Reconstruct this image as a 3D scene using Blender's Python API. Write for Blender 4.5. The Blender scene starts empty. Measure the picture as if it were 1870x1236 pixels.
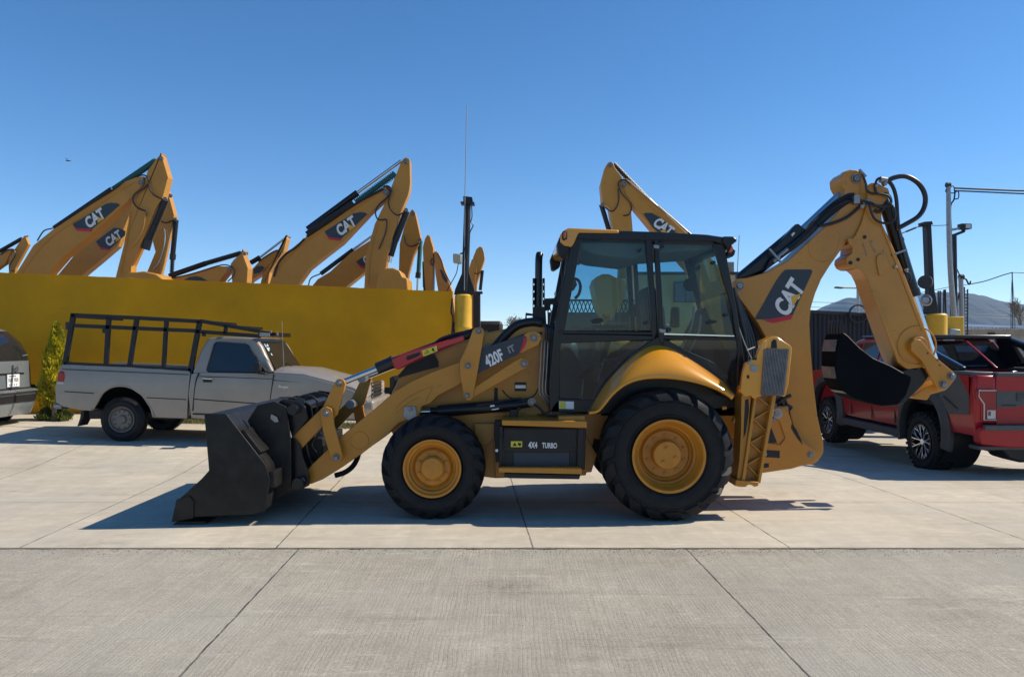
import bpy, bmesh, math, random
from mathutils import Vector, Matrix, noise
random.seed(7)
PI = math.pi
S = bpy.context.scene
COL = S.collection
# ------------------------------------------------------------------ camera model: photo pixels (1870 x 1236) <-> the place
F, CX, HY, H = 1350.0, 935.0, 630.0, 1.71
def W(px, py, Y): return Vector(((px-CX)/F*Y, Y, H-(py-HY)/F*Y))
def XZ(pts, Y): return [((px-CX)/F*Y, H-(py-HY)/F*Y) for px, py in pts]
def clamp(v, a, b): return max(a, min(b, v))
def sst(a, b, v):
    t = clamp((v-a)/(b-a), 0, 1); return t*t*(3-2*t)
def G(x, y): return -0.032*clamp(x, -9, 9)*sst(9.3, 12.5, y)*(1-sst(60, 200, y))
# ------------------------------------------------------------------ materials
def nt(name):
    m = bpy.data.materials.new(name); m.use_nodes = True
    t = m.node_tree; return m, t, t.nodes['Principled BSDF']
def L(t, a, b): t.links.new(a, b)
def mat(name, col, rough=.5, metal=0., var=.12, scale=3., bump=0., bscale=60., coat=0., dust=None, dustamt=0., spec=.5, emit=None, spots=0.):
    m, t, b = nt(name)
    b.inputs['Roughness'].default_value = rough; b.inputs['Metallic'].default_value = metal
    b.inputs['Coat Weight'].default_value = coat; b.inputs['Coat Roughness'].default_value = .08
    b.inputs['Specular IOR Level'].default_value = spec
    tc = t.nodes.new('ShaderNodeTexCoord')
    n = t.nodes.new('ShaderNodeTexNoise'); n.inputs['Scale'].default_value = scale; n.inputs['Detail'].default_value = 6
    n.inputs['Roughness'].default_value = .65
    L(t, tc.outputs['Object'], n.inputs['Vector'])
    r = t.nodes.new('ShaderNodeMapRange'); r.inputs['From Min'].default_value = .3; r.inputs['From Max'].default_value = .7
    r.inputs['To Min'].default_value = 1-var; r.inputs['To Max'].default_value = 1+var*.6
    L(t, n.outputs['Fac'], r.inputs['Value'])
    mx = t.nodes.new('ShaderNodeMix'); mx.data_type = 'RGBA'; mx.blend_type = 'MULTIPLY'; mx.inputs['Factor'].default_value = 1
    mx.inputs['A'].default_value = (*col, 1); L(t, r.outputs['Result'], mx.inputs['B'])
    out = mx.outputs['Result']
    if dust:
        n2 = t.nodes.new('ShaderNodeTexNoise'); n2.inputs['Scale'].default_value = scale*2.3; n2.inputs['Detail'].default_value = 8
        L(t, tc.outputs['Object'], n2.inputs['Vector'])
        r2 = t.nodes.new('ShaderNodeMapRange'); r2.inputs['From Min'].default_value = .42; r2.inputs['From Max'].default_value = .75
        r2.inputs['To Min'].default_value = dustamt*.25; r2.inputs['To Max'].default_value = dustamt
        L(t, n2.outputs['Fac'], r2.inputs['Value'])
        m2 = t.nodes.new('ShaderNodeMix'); m2.data_type = 'RGBA'; L(t, r2.outputs['Result'], m2.inputs['Factor'])
        L(t, out, m2.inputs['A']); m2.inputs['B'].default_value = (*dust, 1); out = m2.outputs['Result']
        rr = t.nodes.new('ShaderNodeMapRange'); rr.inputs['To Min'].default_value = rough; rr.inputs['To Max'].default_value = min(1, rough+.35)
        L(t, r2.outputs['Result'], rr.inputs['Value']); L(t, rr.outputs['Result'], b.inputs['Roughness'])
    if spots:                                      # scattered grease marks and scratches
        for sc_, st_, th in ((scale*4, (1, 1, 2.5), .60), (scale*9, (7, 7, 1), .64)):
            mp = t.nodes.new('ShaderNodeMapping'); mp.inputs['Scale'].default_value = st_; mp.inputs['Rotation'].default_value = (.3, .5, .2); L(t, tc.outputs['Object'], mp.inputs[0])
            n4 = t.nodes.new('ShaderNodeTexNoise'); n4.inputs['Scale'].default_value = sc_; n4.inputs['Detail'].default_value = 9; n4.inputs['Roughness'].default_value = .75; L(t, mp.outputs[0], n4.inputs['Vector'])
            r4 = t.nodes.new('ShaderNodeMapRange'); r4.inputs['From Min'].default_value = th; r4.inputs['From Max'].default_value = th+.05; r4.inputs['To Max'].default_value = spots; L(t, n4.outputs['Fac'], r4.inputs['Value'])
            m4 = t.nodes.new('ShaderNodeMix'); m4.data_type = 'RGBA'; L(t, r4.outputs['Result'], m4.inputs['Factor']); L(t, out, m4.inputs['A']); m4.inputs['B'].default_value = (col[0]*.25, col[1]*.25, col[2]*.3+.004, 1); out = m4.outputs['Result']
    L(t, out, b.inputs['Base Color'])
    if bump:
        n3 = t.nodes.new('ShaderNodeTexNoise'); n3.inputs['Scale'].default_value = bscale; n3.inputs['Detail'].default_value = 3
        L(t, tc.outputs['Object'], n3.inputs['Vector'])
        bp = t.nodes.new('ShaderNodeBump'); bp.inputs['Strength'].default_value = bump; bp.inputs['Distance'].default_value = .01
        L(t, n3.outputs['Fac'], bp.inputs['Height']); L(t, bp.outputs['Normal'], b.inputs['Normal'])
    if emit: b.inputs['Emission Color'].default_value = (*emit, 1); b.inputs['Emission Strength'].default_value = 1
    return m
def glass(name, tint, refl=.9, dustamt=.0):
    m = bpy.data.materials.new(name); m.use_nodes = True; t = m.node_tree; t.nodes.clear()
    o = t.nodes.new('ShaderNodeOutputMaterial'); tr = t.nodes.new('ShaderNodeBsdfTransparent'); tr.inputs[0].default_value = (*tint, 1)
    g = t.nodes.new('ShaderNodeBsdfGlossy'); g.inputs['Roughness'].default_value = .03; g.inputs['Color'].default_value = (refl, refl, refl, 1)
    fr = t.nodes.new('ShaderNodeFresnel'); fr.inputs['IOR'].default_value = 1.5
    mx = t.nodes.new('ShaderNodeMixShader'); L(t, fr.outputs[0], mx.inputs[0]); L(t, tr.outputs[0], mx.inputs[1]); L(t, g.outputs[0], mx.inputs[2])
    last = mx
    if dustamt:
        d = t.nodes.new('ShaderNodeBsdfDiffuse'); d.inputs[0].default_value = (.5, .47, .42, 1)
        tc = t.nodes.new('ShaderNodeTexCoord'); mp = t.nodes.new('ShaderNodeMapping'); mp.inputs['Scale'].default_value = (4, 4, 1.2)
        n = t.nodes.new('ShaderNodeTexNoise'); n.inputs['Scale'].default_value = 2.2; n.inputs['Detail'].default_value = 8
        L(t, tc.outputs['Object'], mp.inputs[0]); L(t, mp.outputs[0], n.inputs['Vector'])
        r = t.nodes.new('ShaderNodeMapRange'); r.inputs['From Min'].default_value = .45; r.inputs['From Max'].default_value = .8
        r.inputs['To Min'].default_value = dustamt*.15; r.inputs['To Max'].default_value = dustamt
        L(t, n.outputs['Fac'], r.inputs['Value'])
        m2 = t.nodes.new('ShaderNodeMixShader'); L(t, r.outputs[0], m2.inputs[0]); L(t, mx.outputs[0], m2.inputs[1]); L(t, d.outputs[0], m2.inputs[2]); last = m2
    L(t, last.outputs[0], o.inputs['Surface']); return m
DUST = (.36, .30, .22)
M = dict(
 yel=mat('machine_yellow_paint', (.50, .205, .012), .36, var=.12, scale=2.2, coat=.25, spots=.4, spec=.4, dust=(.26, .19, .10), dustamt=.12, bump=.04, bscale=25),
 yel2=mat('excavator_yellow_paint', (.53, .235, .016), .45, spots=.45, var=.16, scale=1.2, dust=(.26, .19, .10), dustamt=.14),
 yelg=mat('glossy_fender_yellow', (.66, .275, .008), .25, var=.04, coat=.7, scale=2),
 rimy=mat('wheel_yellow_paint', (.52, .20, .006), .42, var=.15, scale=9, dust=(.28, .2, .11), dustamt=.18),
 blk=mat('black_paint', (.006, .007, .010), .30, var=.2, coat=.06, dust=DUST, dustamt=.010, spec=.35),
 blkm=mat('matt_black_metal', (.009, .010, .013), .5, var=.3, dust=DUST, dustamt=.03, spec=.35),
 bucket=mat('worn_black_bucket_steel', (.0075, .0078, .0085), .42, var=.5, scale=4, dust=DUST, dustamt=.045, bump=.1, bscale=30, spec=.25),
 rub=mat('tyre_rubber', (.006, .0068, .009), .6, var=.35, scale=7, dust=(.2, .18, .15), dustamt=.055, bump=.12, bscale=90, spec=.25),
 hose=mat('hose_rubber', (.012, .012, .014), .38, var=.2),
 flatb=mat('flat_black_trim', (.006, .007, .009), .95, var=.2, spec=.04),
 pinm=mat('worn_steel_pin', (.26, .255, .25), .42, metal=.6, var=.25, scale=30),
 chrome=mat('chromed_steel', (.62, .64, .66), .16, metal=1, var=.05),
 steel=mat('galvanised_steel', (.30, .30, .30), .45, metal=.8, var=.2, scale=14),
 red=mat('red_guard_paint', (.42, .006, .014), .38, var=.08, coat=.3),
 redst=mat('red_decal', (.50, .01, .03), .45, var=.05),
 decal=mat('dark_blue_decal', (.018, .028, .042), .4, var=.05),
 white=mat('white_lettering', (.74, .74, .72), .5, var=.04),
 tri=mat('yellow_triangle', (.70, .40, .03), .5, var=.04),
 warn=mat('warning_label_yellow', (.62, .55, .04), .5, var=.05),
 grey=mat('grey_pad_rubber', (.15, .155, .17), .75, var=.45, scale=12, dust=DUST, dustamt=.3, bump=.3, bscale=60),
 teal=mat('teal_sleeve', (.015, .13, .12), .6, var=.3, scale=20),
 silver=mat('dusty_silver_truck_paint', (.285, .252, .212), .42, spots=.2, metal=.35, var=.12, coat=.3, scale=1.5, dust=(.42, .36, .28), dustamt=.3),
 vanp=mat('green_grey_van_paint', (.20, .23, .25), .32, metal=.4, var=.08, coat=.6, dust=(.35, .32, .27), dustamt=.12),
 rtruck=mat('red_truck_paint', (.34, .003, .009), .3, var=.05, coat=.3, dust=(.3, .2, .16), dustamt=.03, spec=.35),
 gtruck=mat('grey_graphic_vinyl', (.055, .064, .068), .5, var=.12, dust=DUST, dustamt=.08),
 plas=mat('grey_flare_plastic', (.04, .043, .047), .6, var=.2, dust=DUST, dustamt=.1),
 dgl=mat('dark_tinted_glass', (.008, .010, .014), .06, var=.3, scale=2, spec=.7, dust=(.2, .18, .15), dustamt=.06),
 rlamp=mat('red_lamp_lens', (.26, .003, .008), .2, var=.1, coat=.25),
 wlamp=mat('clear_lamp_lens', (.55, .52, .5), .15, var=.15, coat=.8),
 olamp=mat('orange_lamp_lens', (.55, .10, .015), .25, var=.1, coat=.5),
 plate=mat('white_number_plate', (.72, .72, .7), .45, var=.05),
 wall=mat('ochre_yellow_wall_paint', (.74, .335, .003), .6, var=.2, scale=.5, spots=.10, bump=.2, bscale=9, dust=(.36, .20, .02), dustamt=.3, spec=.15),
 cyl=mat('bright_yellow_post_paint', (.66, .37, .008), .5, var=.15, scale=3, bump=.1),
 dwall=mat('dark_corrugated_steel', (.016, .018, .024), .6, var=.35, scale=1.2, dust=(.15, .13, .12), dustamt=.10),
 conc=mat('grey_block_masonry', (.33, .30, .265), .9, var=.25, scale=2.5, bump=.3, bscale=14),
 tan=mat('tan_building_render', (.50, .36, .13), .85, var=.12, scale=.7),
 frame=mat('dark_frame', (.02, .02, .022), .5),
 head=mat('beige_headliner', (.27, .235, .19), .85, var=.08),
 seat=mat('black_seat_fabric', (.012, .012, .015), .85, var=.3),
 bark=mat('grey_bark', (.16, .13, .10), .9, var=.4, scale=9),
 mount=mat('scrub_hillside', (.032, .038, .036), .95, var=.5, scale=.02),
 cglass=glass('tinted_cab_glass', (.42, .64, .72), .75, .07),
 pglass=glass('truck_window_glass', (.16, .19, .21), .9, .06),
)
def leafmat(name, c1, c2, var_scale=5):
    m, t, b = nt(name); tc = t.nodes.new('ShaderNodeTexCoord'); n = t.nodes.new('ShaderNodeTexNoise'); n.inputs['Scale'].default_value = var_scale
    L(t, tc.outputs['Object'], n.inputs['Vector']); r = t.nodes.new('ShaderNodeValToRGB')
    r.color_ramp.elements[0].position = .35; r.color_ramp.elements[1].position = .65
    r.color_ramp.elements[0].color = (*c1, 1); r.color_ramp.elements[1].color = (*c2, 1)
    L(t, n.outputs['Fac'], r.inputs['Fac']); L(t, r.outputs['Color'], b.inputs['Base Color'])
    b.inputs['Roughness'].default_value = .6; b.inputs['Subsurface Weight'].default_value = 0
    tr = t.nodes.new('ShaderNodeBsdfTranslucent'); L(t, r.outputs['Color'], tr.inputs['Color']); mx = t.nodes.new('ShaderNodeMixShader'); mx.inputs[0].default_value = .35
    o = t.nodes['Material Output']; L(t, b.outputs[0], mx.inputs[1]); L(t, tr.outputs[0], mx.inputs[2]); L(t, mx.outputs[0], o.inputs['Surface']); return m
M['thuja'] = leafmat('golden_cypress_foliage', (.24, .22, .008), (.66, .56, .012), 4)
M['shrub'] = leafmat('green_shrub_foliage', (.04, .065, .015), (.14, .17, .03), 9)
M['grass'] = leafmat('dry_grass', (.07, .08, .025), (.2, .18, .07), 4)
M['ftree'] = leafmat('far_tree_foliage', (.10, .10, .06), (.2, .18, .11), 2)
# ------------------------------------------------------------------ mesh helpers
ORG = {}
class MB:
    def __init__(s): s.v = []; s.f = []
    def add(s, vs, fs):
        k = len(s.v); s.v += [Vector(v) for v in vs]; s.f += [tuple(i+k for i in f) for f in fs]; return s
    def poly(s, xz, y0, y1):                      # outline in the XZ plane, thick in Y
        n = len(xz); vs = [(x, y0, z) for x, z in xz]+[(x, y1, z) for x, z in xz]
        return s.add(vs, [tuple(range(n)), tuple(range(2*n-1, n-1, -1))]+[(i, i+n, (i+1) % n+n, (i+1) % n) for i in range(n)])
    def px(s, pts, Y, t): return s.poly(XZ(pts, Y), Y, Y+t)   # outline read off the photo, at its distance Y, t thick
    def polyx(s, yz, x0, x1):                     # outline in the YZ plane, thick in X
        n = len(yz); vs = [(x0, y, z) for y, z in yz]+[(x1, y, z) for y, z in yz]
        return s.add(vs, [tuple(range(n)), tuple(range(2*n-1, n-1, -1))]+[(i, i+n, (i+1) % n+n, (i+1) % n) for i in range(n)])
    def face(s, vs): return s.add(vs, [tuple(range(len(vs)))])
    def box(s, a, b):
        (x0, y0, z0), (x1, y1, z1) = a, b
        return s.poly([(x0, z0), (x1, z0), (x1, z1), (x0, z1)], y0, y1)
    def frame_at(s, d):
        d = d.normalized(); u = d.orthogonal().normalized(); return u, d.cross(u)
    def cyl(s, p, q, r, r2=None, n=20, cap=True):
        p = Vector(p); q = Vector(q); r2 = r if r2 is None else r2; u, w = s.frame_at(q-p)
        vs = [p+(u*math.cos(2*PI*i/n)+w*math.sin(2*PI*i/n))*r for i in range(n)]+[q+(u*math.cos(2*PI*i/n)+w*math.sin(2*PI*i/n))*r2 for i in range(n)]
        fs = [(i, (i+1) % n, (i+1) % n+n, i+n) for i in range(n)]
        if cap: fs += [tuple(range(n-1, -1, -1)), tuple(range(n, 2*n))]
        return s.add(vs, fs)
    def bar(s, p, q, w, h=None):                   # square bar between two points, w across Y, h in the XZ plane
        h = h or w; p = Vector(p); q = Vector(q); d = (q-p).normalized()
        a = Vector((0, 1, 0)) if abs(d.y) < .9 else Vector((1, 0, 0))
        u = d.cross(a).normalized()*h/2; v = d.cross(u).normalized()*w/2
        vs = [p-u-v, p+u-v, p+u+v, p-u+v, q-u-v, q+u-v, q+u+v, q-u+v]
        return s.add(vs, [(3, 2, 1, 0), (4, 5, 6, 7), (0, 1, 5, 4), (1, 2, 6, 5), (2, 3, 7, 6), (3, 0, 4, 7)])
    def tube(s, pts, r, n=10, sub=6):
        P = [Vector(p) for p in pts]
        if len(P) > 2 and sub > 1:
            Q = []; E = [P[0]*2-P[1]]+P+[P[-1]*2-P[-2]]
            for i in range(1, len(E)-2):
                a, b, c, d = E[i-1:i+3]
                for k in range(sub):
                    t = k/sub; Q.append(.5*((2*b)+(c-a)*t+(2*a-5*b+4*c-d)*t*t+(3*b-a-3*c+d)*t**3))
            Q.append(P[-1]); P = Q
        rs = r if isinstance(r, (list, tuple)) else None
        k0 = len(s.v); up = None
        for i, p in enumerate(P):
            d = (P[min(i+1, len(P)-1)]-P[max(i-1, 0)]).normalized()
            if up is None: up = d.orthogonal().normalized()
            up = (up-d*up.dot(d)).normalized(); w = d.cross(up)
            rr = r if rs is None else rs[0]+(rs[1]-rs[0])*i/(len(P)-1)
            s.v += [p+(up*math.cos(2*PI*j/n)+w*math.sin(2*PI*j/n))*rr for j in range(n)]
        for i in range(len(P)-1):
            for j in range(n): s.f.append((k0+i*n+j, k0+i*n+(j+1) % n, k0+(i+1)*n+(j+1) % n, k0+(i+1)*n+j))
        s.f.append(tuple(k0+j for j in range(n-1, -1, -1))); s.f.append(tuple(k0+(len(P)-1)*n+j for j in range(n)))
        return s
    def lathe(s, prof, c, n=48, close=False, axis='Y'):  # prof: (along axis, radius)
        c = Vector(c); k0 = len(s.v); m = len(prof)
        for i in range(n):
            a = 2*PI*i/n
            for y, r in prof:
                s.v.append(c+(Vector((r*math.cos(a), y, r*math.sin(a))) if axis == 'Y' else Vector((y, r*math.cos(a), r*math.sin(a))) if axis == 'X' else Vector((r*math.cos(a), r*math.sin(a), y))))
        for i in range(n):
            for j in range(m if close else m-1):
                a, b = k0+i*m, k0+((i+1) % n)*m; s.f.append((a+j, a+(j+1) % m, b+(j+1) % m, b+j))
        return s
    def loft(s, rings, cap=True):
        k0 = len(s.v); n = len(rings[0])
        for r in rings: s.v += [Vector(p) for p in r]
        for i in range(len(rings)-1):
            for j in range(n): s.f.append((k0+i*n+j, k0+i*n+(j+1) % n, k0+(i+1)*n+(j+1) % n, k0+(i+1)*n+j))
        if cap: s.f.append(tuple(k0+j for j in range(n-1, -1, -1))); s.f.append(tuple(k0+(len(rings)-1)*n+j for j in range(n)))
        return s
    def mir(s, yc):
        o = MB(); o.v = [Vector((v.x, 2*yc-v.y, v.z)) for v in s.v]; o.f = [tuple(reversed(f)) for f in s.f]; return o
    def mirx(s, xc):
        o = MB(); o.v = [Vector((2*xc-v.x, v.y, v.z)) for v in s.v]; o.f = [tuple(reversed(f)) for f in s.f]; return o
    def build(s, name, m, parent=None, bevel=0., smooth=35, seg=2, recalc=True, loc=None, solid=0., bow=None):
        off = ORG[parent.name] if parent else (Vector(loc) if loc is not None else Vector((0, 0, 0)))
        me = bpy.data.meshes.new(name)
        me.from_pydata([v-off for v in s.v], [], s.f)
        if recalc:
            b = bmesh.new(); b.from_mesh(me); bmesh.ops.recalc_face_normals(b, faces=b.faces)
            if bow:                                # (axis, outer plane, function of z): a panel that swells outwards between its edges
                ax, pl_, zz, fn_ = bow
                for z in zz: bmesh.ops.bisect_plane(b, geom=b.verts[:]+b.edges[:]+b.faces[:], plane_co=(0, 0, z-off.z), plane_no=(0, 0, 1), dist=.0005)
                for v in b.verts:
                    if abs(v.co[ax]+off[ax]-pl_) < .004: v.co[ax] += fn_(v.co.z+off.z)
            b.to_mesh(me); b.free()
        me.materials.append(M[m] if isinstance(m, str) else m)
        me.shade_smooth(); me.set_sharp_from_angle(angle=math.radians(smooth))
        o = bpy.data.objects.new(name, me); COL.objects.link(o)
        if parent: o.parent = parent
        else: o.location = off
        ORG[o.name] = off.copy()
        if solid:
            sm = o.modifiers.new('solid', 'SOLIDIFY'); sm.thickness = solid; sm.offset = 0
        if bevel:
            bm = o.modifiers.new('bevel', 'BEVEL'); bm.width = bevel; bm.segments = seg; bm.limit_method = 'ANGLE'; bm.angle_limit = math.radians(40); bm.harden_normals = False
        return o
def thing(name, label, cat, loc, group=None):
    o = bpy.data.objects.new(name, None); COL.objects.link(o); o.location = loc; o.empty_display_size = .2
    ORG[o.name] = Vector(loc); o['label'] = label; o['category'] = cat
    if group: o['group'] = group
    return o
def tag(o, label, cat, group=None):
    o['label'] = label; o['category'] = cat
    if group: o['group'] = group
    return o
def struct(o): o['kind'] = 'structure'; return o
def text(s, c, size, ang, m, parent, xs=1., bold=0., ext=.001, skew=0., name='lettering', axis='Y', spacing=1., outline=0):
    cu = bpy.data.curves.new('t', 'FONT'); cu.body = s; cu.size = 1; cu.align_x = 'CENTER'; cu.align_y = 'CENTER'; cu.offset = bold; cu.space_character = spacing
    if outline: cu.fill_mode = 'NONE'; cu.bevel_depth = outline; cu.bevel_resolution = 0
    cu.resolution_u = 4
    ob = bpy.data.objects.new('t', cu); COL.objects.link(ob); bpy.context.view_layer.update()
    dg = bpy.context.evaluated_depsgraph_get(); me = bpy.data.meshes.new_from_object(ob.evaluated_get(dg))
    mb = MB(); ca, sa = math.cos(ang), math.sin(ang); c = Vector(c)
    xs0 = [v.co.x for v in me.vertices]; ys0 = [v.co.y for v in me.vertices]; mx = (min(xs0)+max(xs0))/2; my = (min(ys0)+max(ys0))/2; hh = max(ys0)-min(ys0)
    k = size/hh; vs = []
    for v in me.vertices:
        x = (v.co.x-mx)*k*xs+(v.co.y-my)*k*skew; y = (v.co.y-my)*k; u = x*ca-y*sa; w = x*sa+y*ca
        vs.append(c+Vector((u, -abs(v.co.z)*k*.2, w)))
    mb.add(vs, [tuple(p.vertices) for p in me.polygons])
    bpy.data.objects.remove(ob); bpy.data.curves.remove(cu); bpy.data.meshes.remove(me)
    return mb.build(name, m, parent, recalc=False)
def pin(p, x, y, Y, r, depth=.03, name='pivot_pin'):
    c = W(x, y, Y); rr = r/F*Y; d = Vector((0, 1, 0))
    MB().lathe([(.0, rr*1.06), (-depth*.5, rr*1.04), (-depth*.55, rr*.98), (-depth*.5, rr*.80), (-depth*.05, rr*.78), (-depth*.05, rr*.66), (-depth*.9, rr*.62), (-depth, rr*.55), (-depth, rr*.22), (-depth*1.25, rr*.2), (-depth*1.25, 0)], c, 28).build(name, 'pinm', p)
# ------------------------------------------------------------------ light, sky, camera
w = bpy.data.worlds.new('World'); S.world = w; w.use_nodes = True; t = w.node_tree
sky = t.nodes.new('ShaderNodeTexSky'); sky.sky_type = 'NISHITA'; sky.sun_disc = False
SUN = Vector((1.05, .15, 1.0)).normalized()
sky.sun_elevation = math.asin(SUN.z); sky.sun_rotation = math.atan2(SUN.x, SUN.y)
sky.altitude = 2200; sky.air_density = 1.0; sky.dust_density = 0.35; sky.ozone_density = 2.6
hs = t.nodes.new('ShaderNodeHueSaturation'); hs.inputs['Saturation'].default_value = 1.27; L(t, sky.outputs[0], hs.inputs['Color']); L(t, hs.outputs[0], t.nodes['Background'].inputs[0]); t.nodes['Background'].inputs[1].default_value = .129
sl = bpy.data.lights.new('sun', 'SUN'); sl.energy = 5; sl.angle = math.radians(.53); sl.color = (1, .91, .78)
so = bpy.data.objects.new('sun', sl); COL.objects.link(so); so.rotation_euler = SUN.to_track_quat('Z', 'Y').to_euler(); so.location = (20, 0, 30)
cam = bpy.data.cameras.new('camera'); co = bpy.data.objects.new('camera', cam); COL.objects.link(co); S.camera = co
co.location = (0, 0, H); co.rotation_euler = (PI/2, 0, 0); cam.sensor_width = 36; cam.lens = 36*F/1870
cam.shift_x = 0; cam.shift_y = (HY-618)/1870; cam.clip_end = 9000; cam.clip_start = .05
S.view_settings.view_transform = 'Standard'; S.view_settings.look = 'None'; S.view_settings.exposure = .29; S.view_settings.gamma = 1
S.cycles.max_bounces = 7; S.cycles.transparent_max_bounces = 16
# ------------------------------------------------------------------ ground
def concrete(name, base, dark, joints, groove, road):
    m, t, b = nt(name); N = t.nodes.new
    tc = N('ShaderNodeTexCoord'); pos = tc.outputs['Object']
    sx = N('ShaderNodeSeparateXYZ'); L(t, pos, sx.inputs[0])
    def mth(op, a, bb=None, c=None):
        n = N('ShaderNodeMath'); n.operation = op
        for i, q in enumerate((a, bb, c)):
            if q is None: continue
            if isinstance(q, (int, float)): n.inputs[i].default_value = q
            else: L(t, q, n.inputs[i])
        return n.outputs[0]
    def noi(scale, det=5, rough=.6, vec=None, sc=None):
        n = N('ShaderNodeTexNoise'); n.inputs['Scale'].default_value = scale; n.inputs['Detail'].default_value = det; n.inputs['Roughness'].default_value = rough
        if sc:
            mp = N('ShaderNodeMapping'); mp.inputs['Scale'].default_value = sc; L(t, pos, mp.inputs[0]); L(t, mp.outputs[0], n.inputs['Vector'])
            if vec: mp.inputs['Rotation'].default_value = vec
        else: L(t, pos, n.inputs['Vector'])
        return n.outputs['Fac']
    def mr(v, a, bb, c, d):
        n = N('ShaderNodeMapRange'); n.inputs['From Min'].default_value = a; n.inputs['From Max'].default_value = bb; n.inputs['To Min'].default_value = c; n.inputs['To Max'].default_value = d
        L(t, v, n.inputs['Value']); return n.outputs[0]
    big = noi(.55, 5, .62); mid = noi(5, 6, .7); fine = noi(170, 2, .6)
    streak = noi(1.0, 6, .7, None, (.5, 3.2, 1) if not road else (1.6, 1.1, 1))
    grv = noi(1.0, 3, .6, None, (groove, 1.6, 1))
    v = mth('MULTIPLY', mr(big, .3, .7, .86, 1.10), mr(mid, .3, .7, .90, 1.07))
    v = mth('MULTIPLY', v, mr(fine, .3, .7, .86 if road else .91, 1.12 if road else 1.07)); v = mth('MULTIPLY', v, mr(streak, .3, .72, .93, 1.10))
    v = mth('MULTIPLY', v, mr(grv, .32, .62, .90 if road else .95, 1.05))
    if road:                                     # regular broomed lines about 25 mm apart
        wv = mth('SINE', mth('ADD', mth('MULTIPLY', sx.outputs[0], 245), mth('MULTIPLY', noi(3.2, 6, .7), 14)))
        lines = mth('MULTIPLY', mr(wv, .35, 1, 0, 1), mr(noi(4, 5, .7, None, (1, .5, 1)), .38, .6, .15, 1)); v = mth('MULTIPLY', v, mth('SUBTRACT', 1.03, mth('MULTIPLY', lines, .10)))
        grit_ = noi(60, 4, .75); v = mth('MULTIPLY', v, mr(grit_, .3, .72, .73, 1.25))
    # pale scuffs
    sc = noi(2.3, 9, .75, (0, 0, .35), (.8, 4.5, 1)); pale = mr(sc, .56, .64, 0, .55); v = mth('ADD', v, mth('MULTIPLY', pale, .40)); sk = noi(.9, 10, .8, (0, 0, .9), (.35, 6, 1)); v = mth('MULTIPLY', v, mr(sk, .55, .63, 1, .84)); sk2 = noi(1.1, 10, .8, (0, 0, -.6), (6, .4, 1)); v = mth('ADD', v, mr(sk2, .57, .63, 0, .04 if road else .10))
    # dark pits
    pit = noi(34, 2, .5); v = mth('MULTIPLY', v, mr(pit, .76, .80, 1, .45))
    # tyre-dark stains
    st = noi(1.3, 7, .7, (0, 0, -.2), (.5, 2.4, 1)); v = mth('MULTIPLY', v, mr(st, .56, .72, 1, .76))
    wob = mth('MULTIPLY', mth('SUBTRACT', noi(3.5, 6, .7), .5), .022)
    jn = None
    for (a, bb, c, per, wd) in joints:           # a*x + b*y + c, repeated every per
        q = mth('ADD', mth('ADD', mth('MULTIPLY', sx.outputs[0], a), mth('MULTIPLY', sx.outputs[1], bb)), mth('ADD', wob, c))
        if per: q = mth('SUBTRACT', mth('FRACT', mth('ADD', mth('DIVIDE', q, per), .5)), .5); q = mth('MULTIPLY', q, per)
        q = mr(mth('ABSOLUTE', q), wd*.35, wd, 1, 0); jn = q if jn is None else mth('MAXIMUM', jn, q)
    (a, bb, c, per, wd) = joints[0]              # every slab was poured separately: its own tone
    q = mth('ADD', mth('ADD', mth('MULTIPLY', sx.outputs[0], a), mth('MULTIPLY', sx.outputs[1], bb)), c); q = mth('FLOOR', mth('ADD', mth('DIVIDE', q, per), .5))
    if len(joints) > 1: (a, bb, c, per, wd) = joints[1]; q = mth('ADD', q, mth('MULTIPLY', mth('FLOOR', mth('ADD', mth('DIVIDE', mth('ADD', mth('MULTIPLY', sx.outputs[1], bb), c), per), .5)), 7.3))
    wn = N('ShaderNodeTexWhiteNoise'); wn.noise_dimensions = '1D'; L(t, q, wn.inputs['W']); v = mth('MULTIPLY', v, mr(wn.outputs['Value'], 0, 1, .93, 1.05))
    oil = noi(.75, 8, .65, (0, 0, .4), (1, 1, 1)); v = mth('MULTIPLY', v, mr(oil, .62, .68, 1, .78))
    mx = N('ShaderNodeMix'); mx.data_type = 'RGBA'; mx.blend_type = 'MULTIPLY'; mx.inputs['Factor'].default_value = 1; mx.inputs['A'].default_value = (*base, 1)
    L(t, v, mx.inputs['B'])
    hue = N('ShaderNodeMix'); hue.data_type = 'RGBA'; hue.inputs['B'].default_value = (base[0]*.88, base[1]*.95, base[2]*1.02, 1); L(t, mr(noi(.8, 4), .4, .7, 0, .5), hue.inputs['Factor']); L(t, mx.outputs['Result'], hue.inputs['A'])
    out = hue.outputs['Result']
    if jn is not None:
        m2 = N('ShaderNodeMix'); m2.data_type = 'RGBA'; L(t, mth('MULTIPLY', jn, mr(noi(6, 3), .35, .6, .35, .9)), m2.inputs['Factor']); L(t, out, m2.inputs['A']); m2.inputs['B'].default_value = (*dark, 1); out = m2.outputs['Result']
    L(t, out, b.inputs['Base Color']); b.inputs['Roughness'].default_value = .88; b.inputs['Specular IOR Level'].default_value = .25
    bp = N('ShaderNodeBump'); bp.inputs['Strength'].default_value = .45 if road else .3; bp.inputs['Distance'].default_value = .006
    hgt = mth('ADD', mth('MULTIPLY', grv, .6 if road else .3), mth('ADD', mth('MULTIPLY', fine, .7), mth('MULTIPLY', mid, .4)))
    if road: hgt = mth('SUBTRACT', hgt, mth('MULTIPLY', lines, .35))
    if jn is not None: hgt = mth('SUBTRACT', hgt, mth('MULTIPLY', jn, 2.5))
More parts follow.
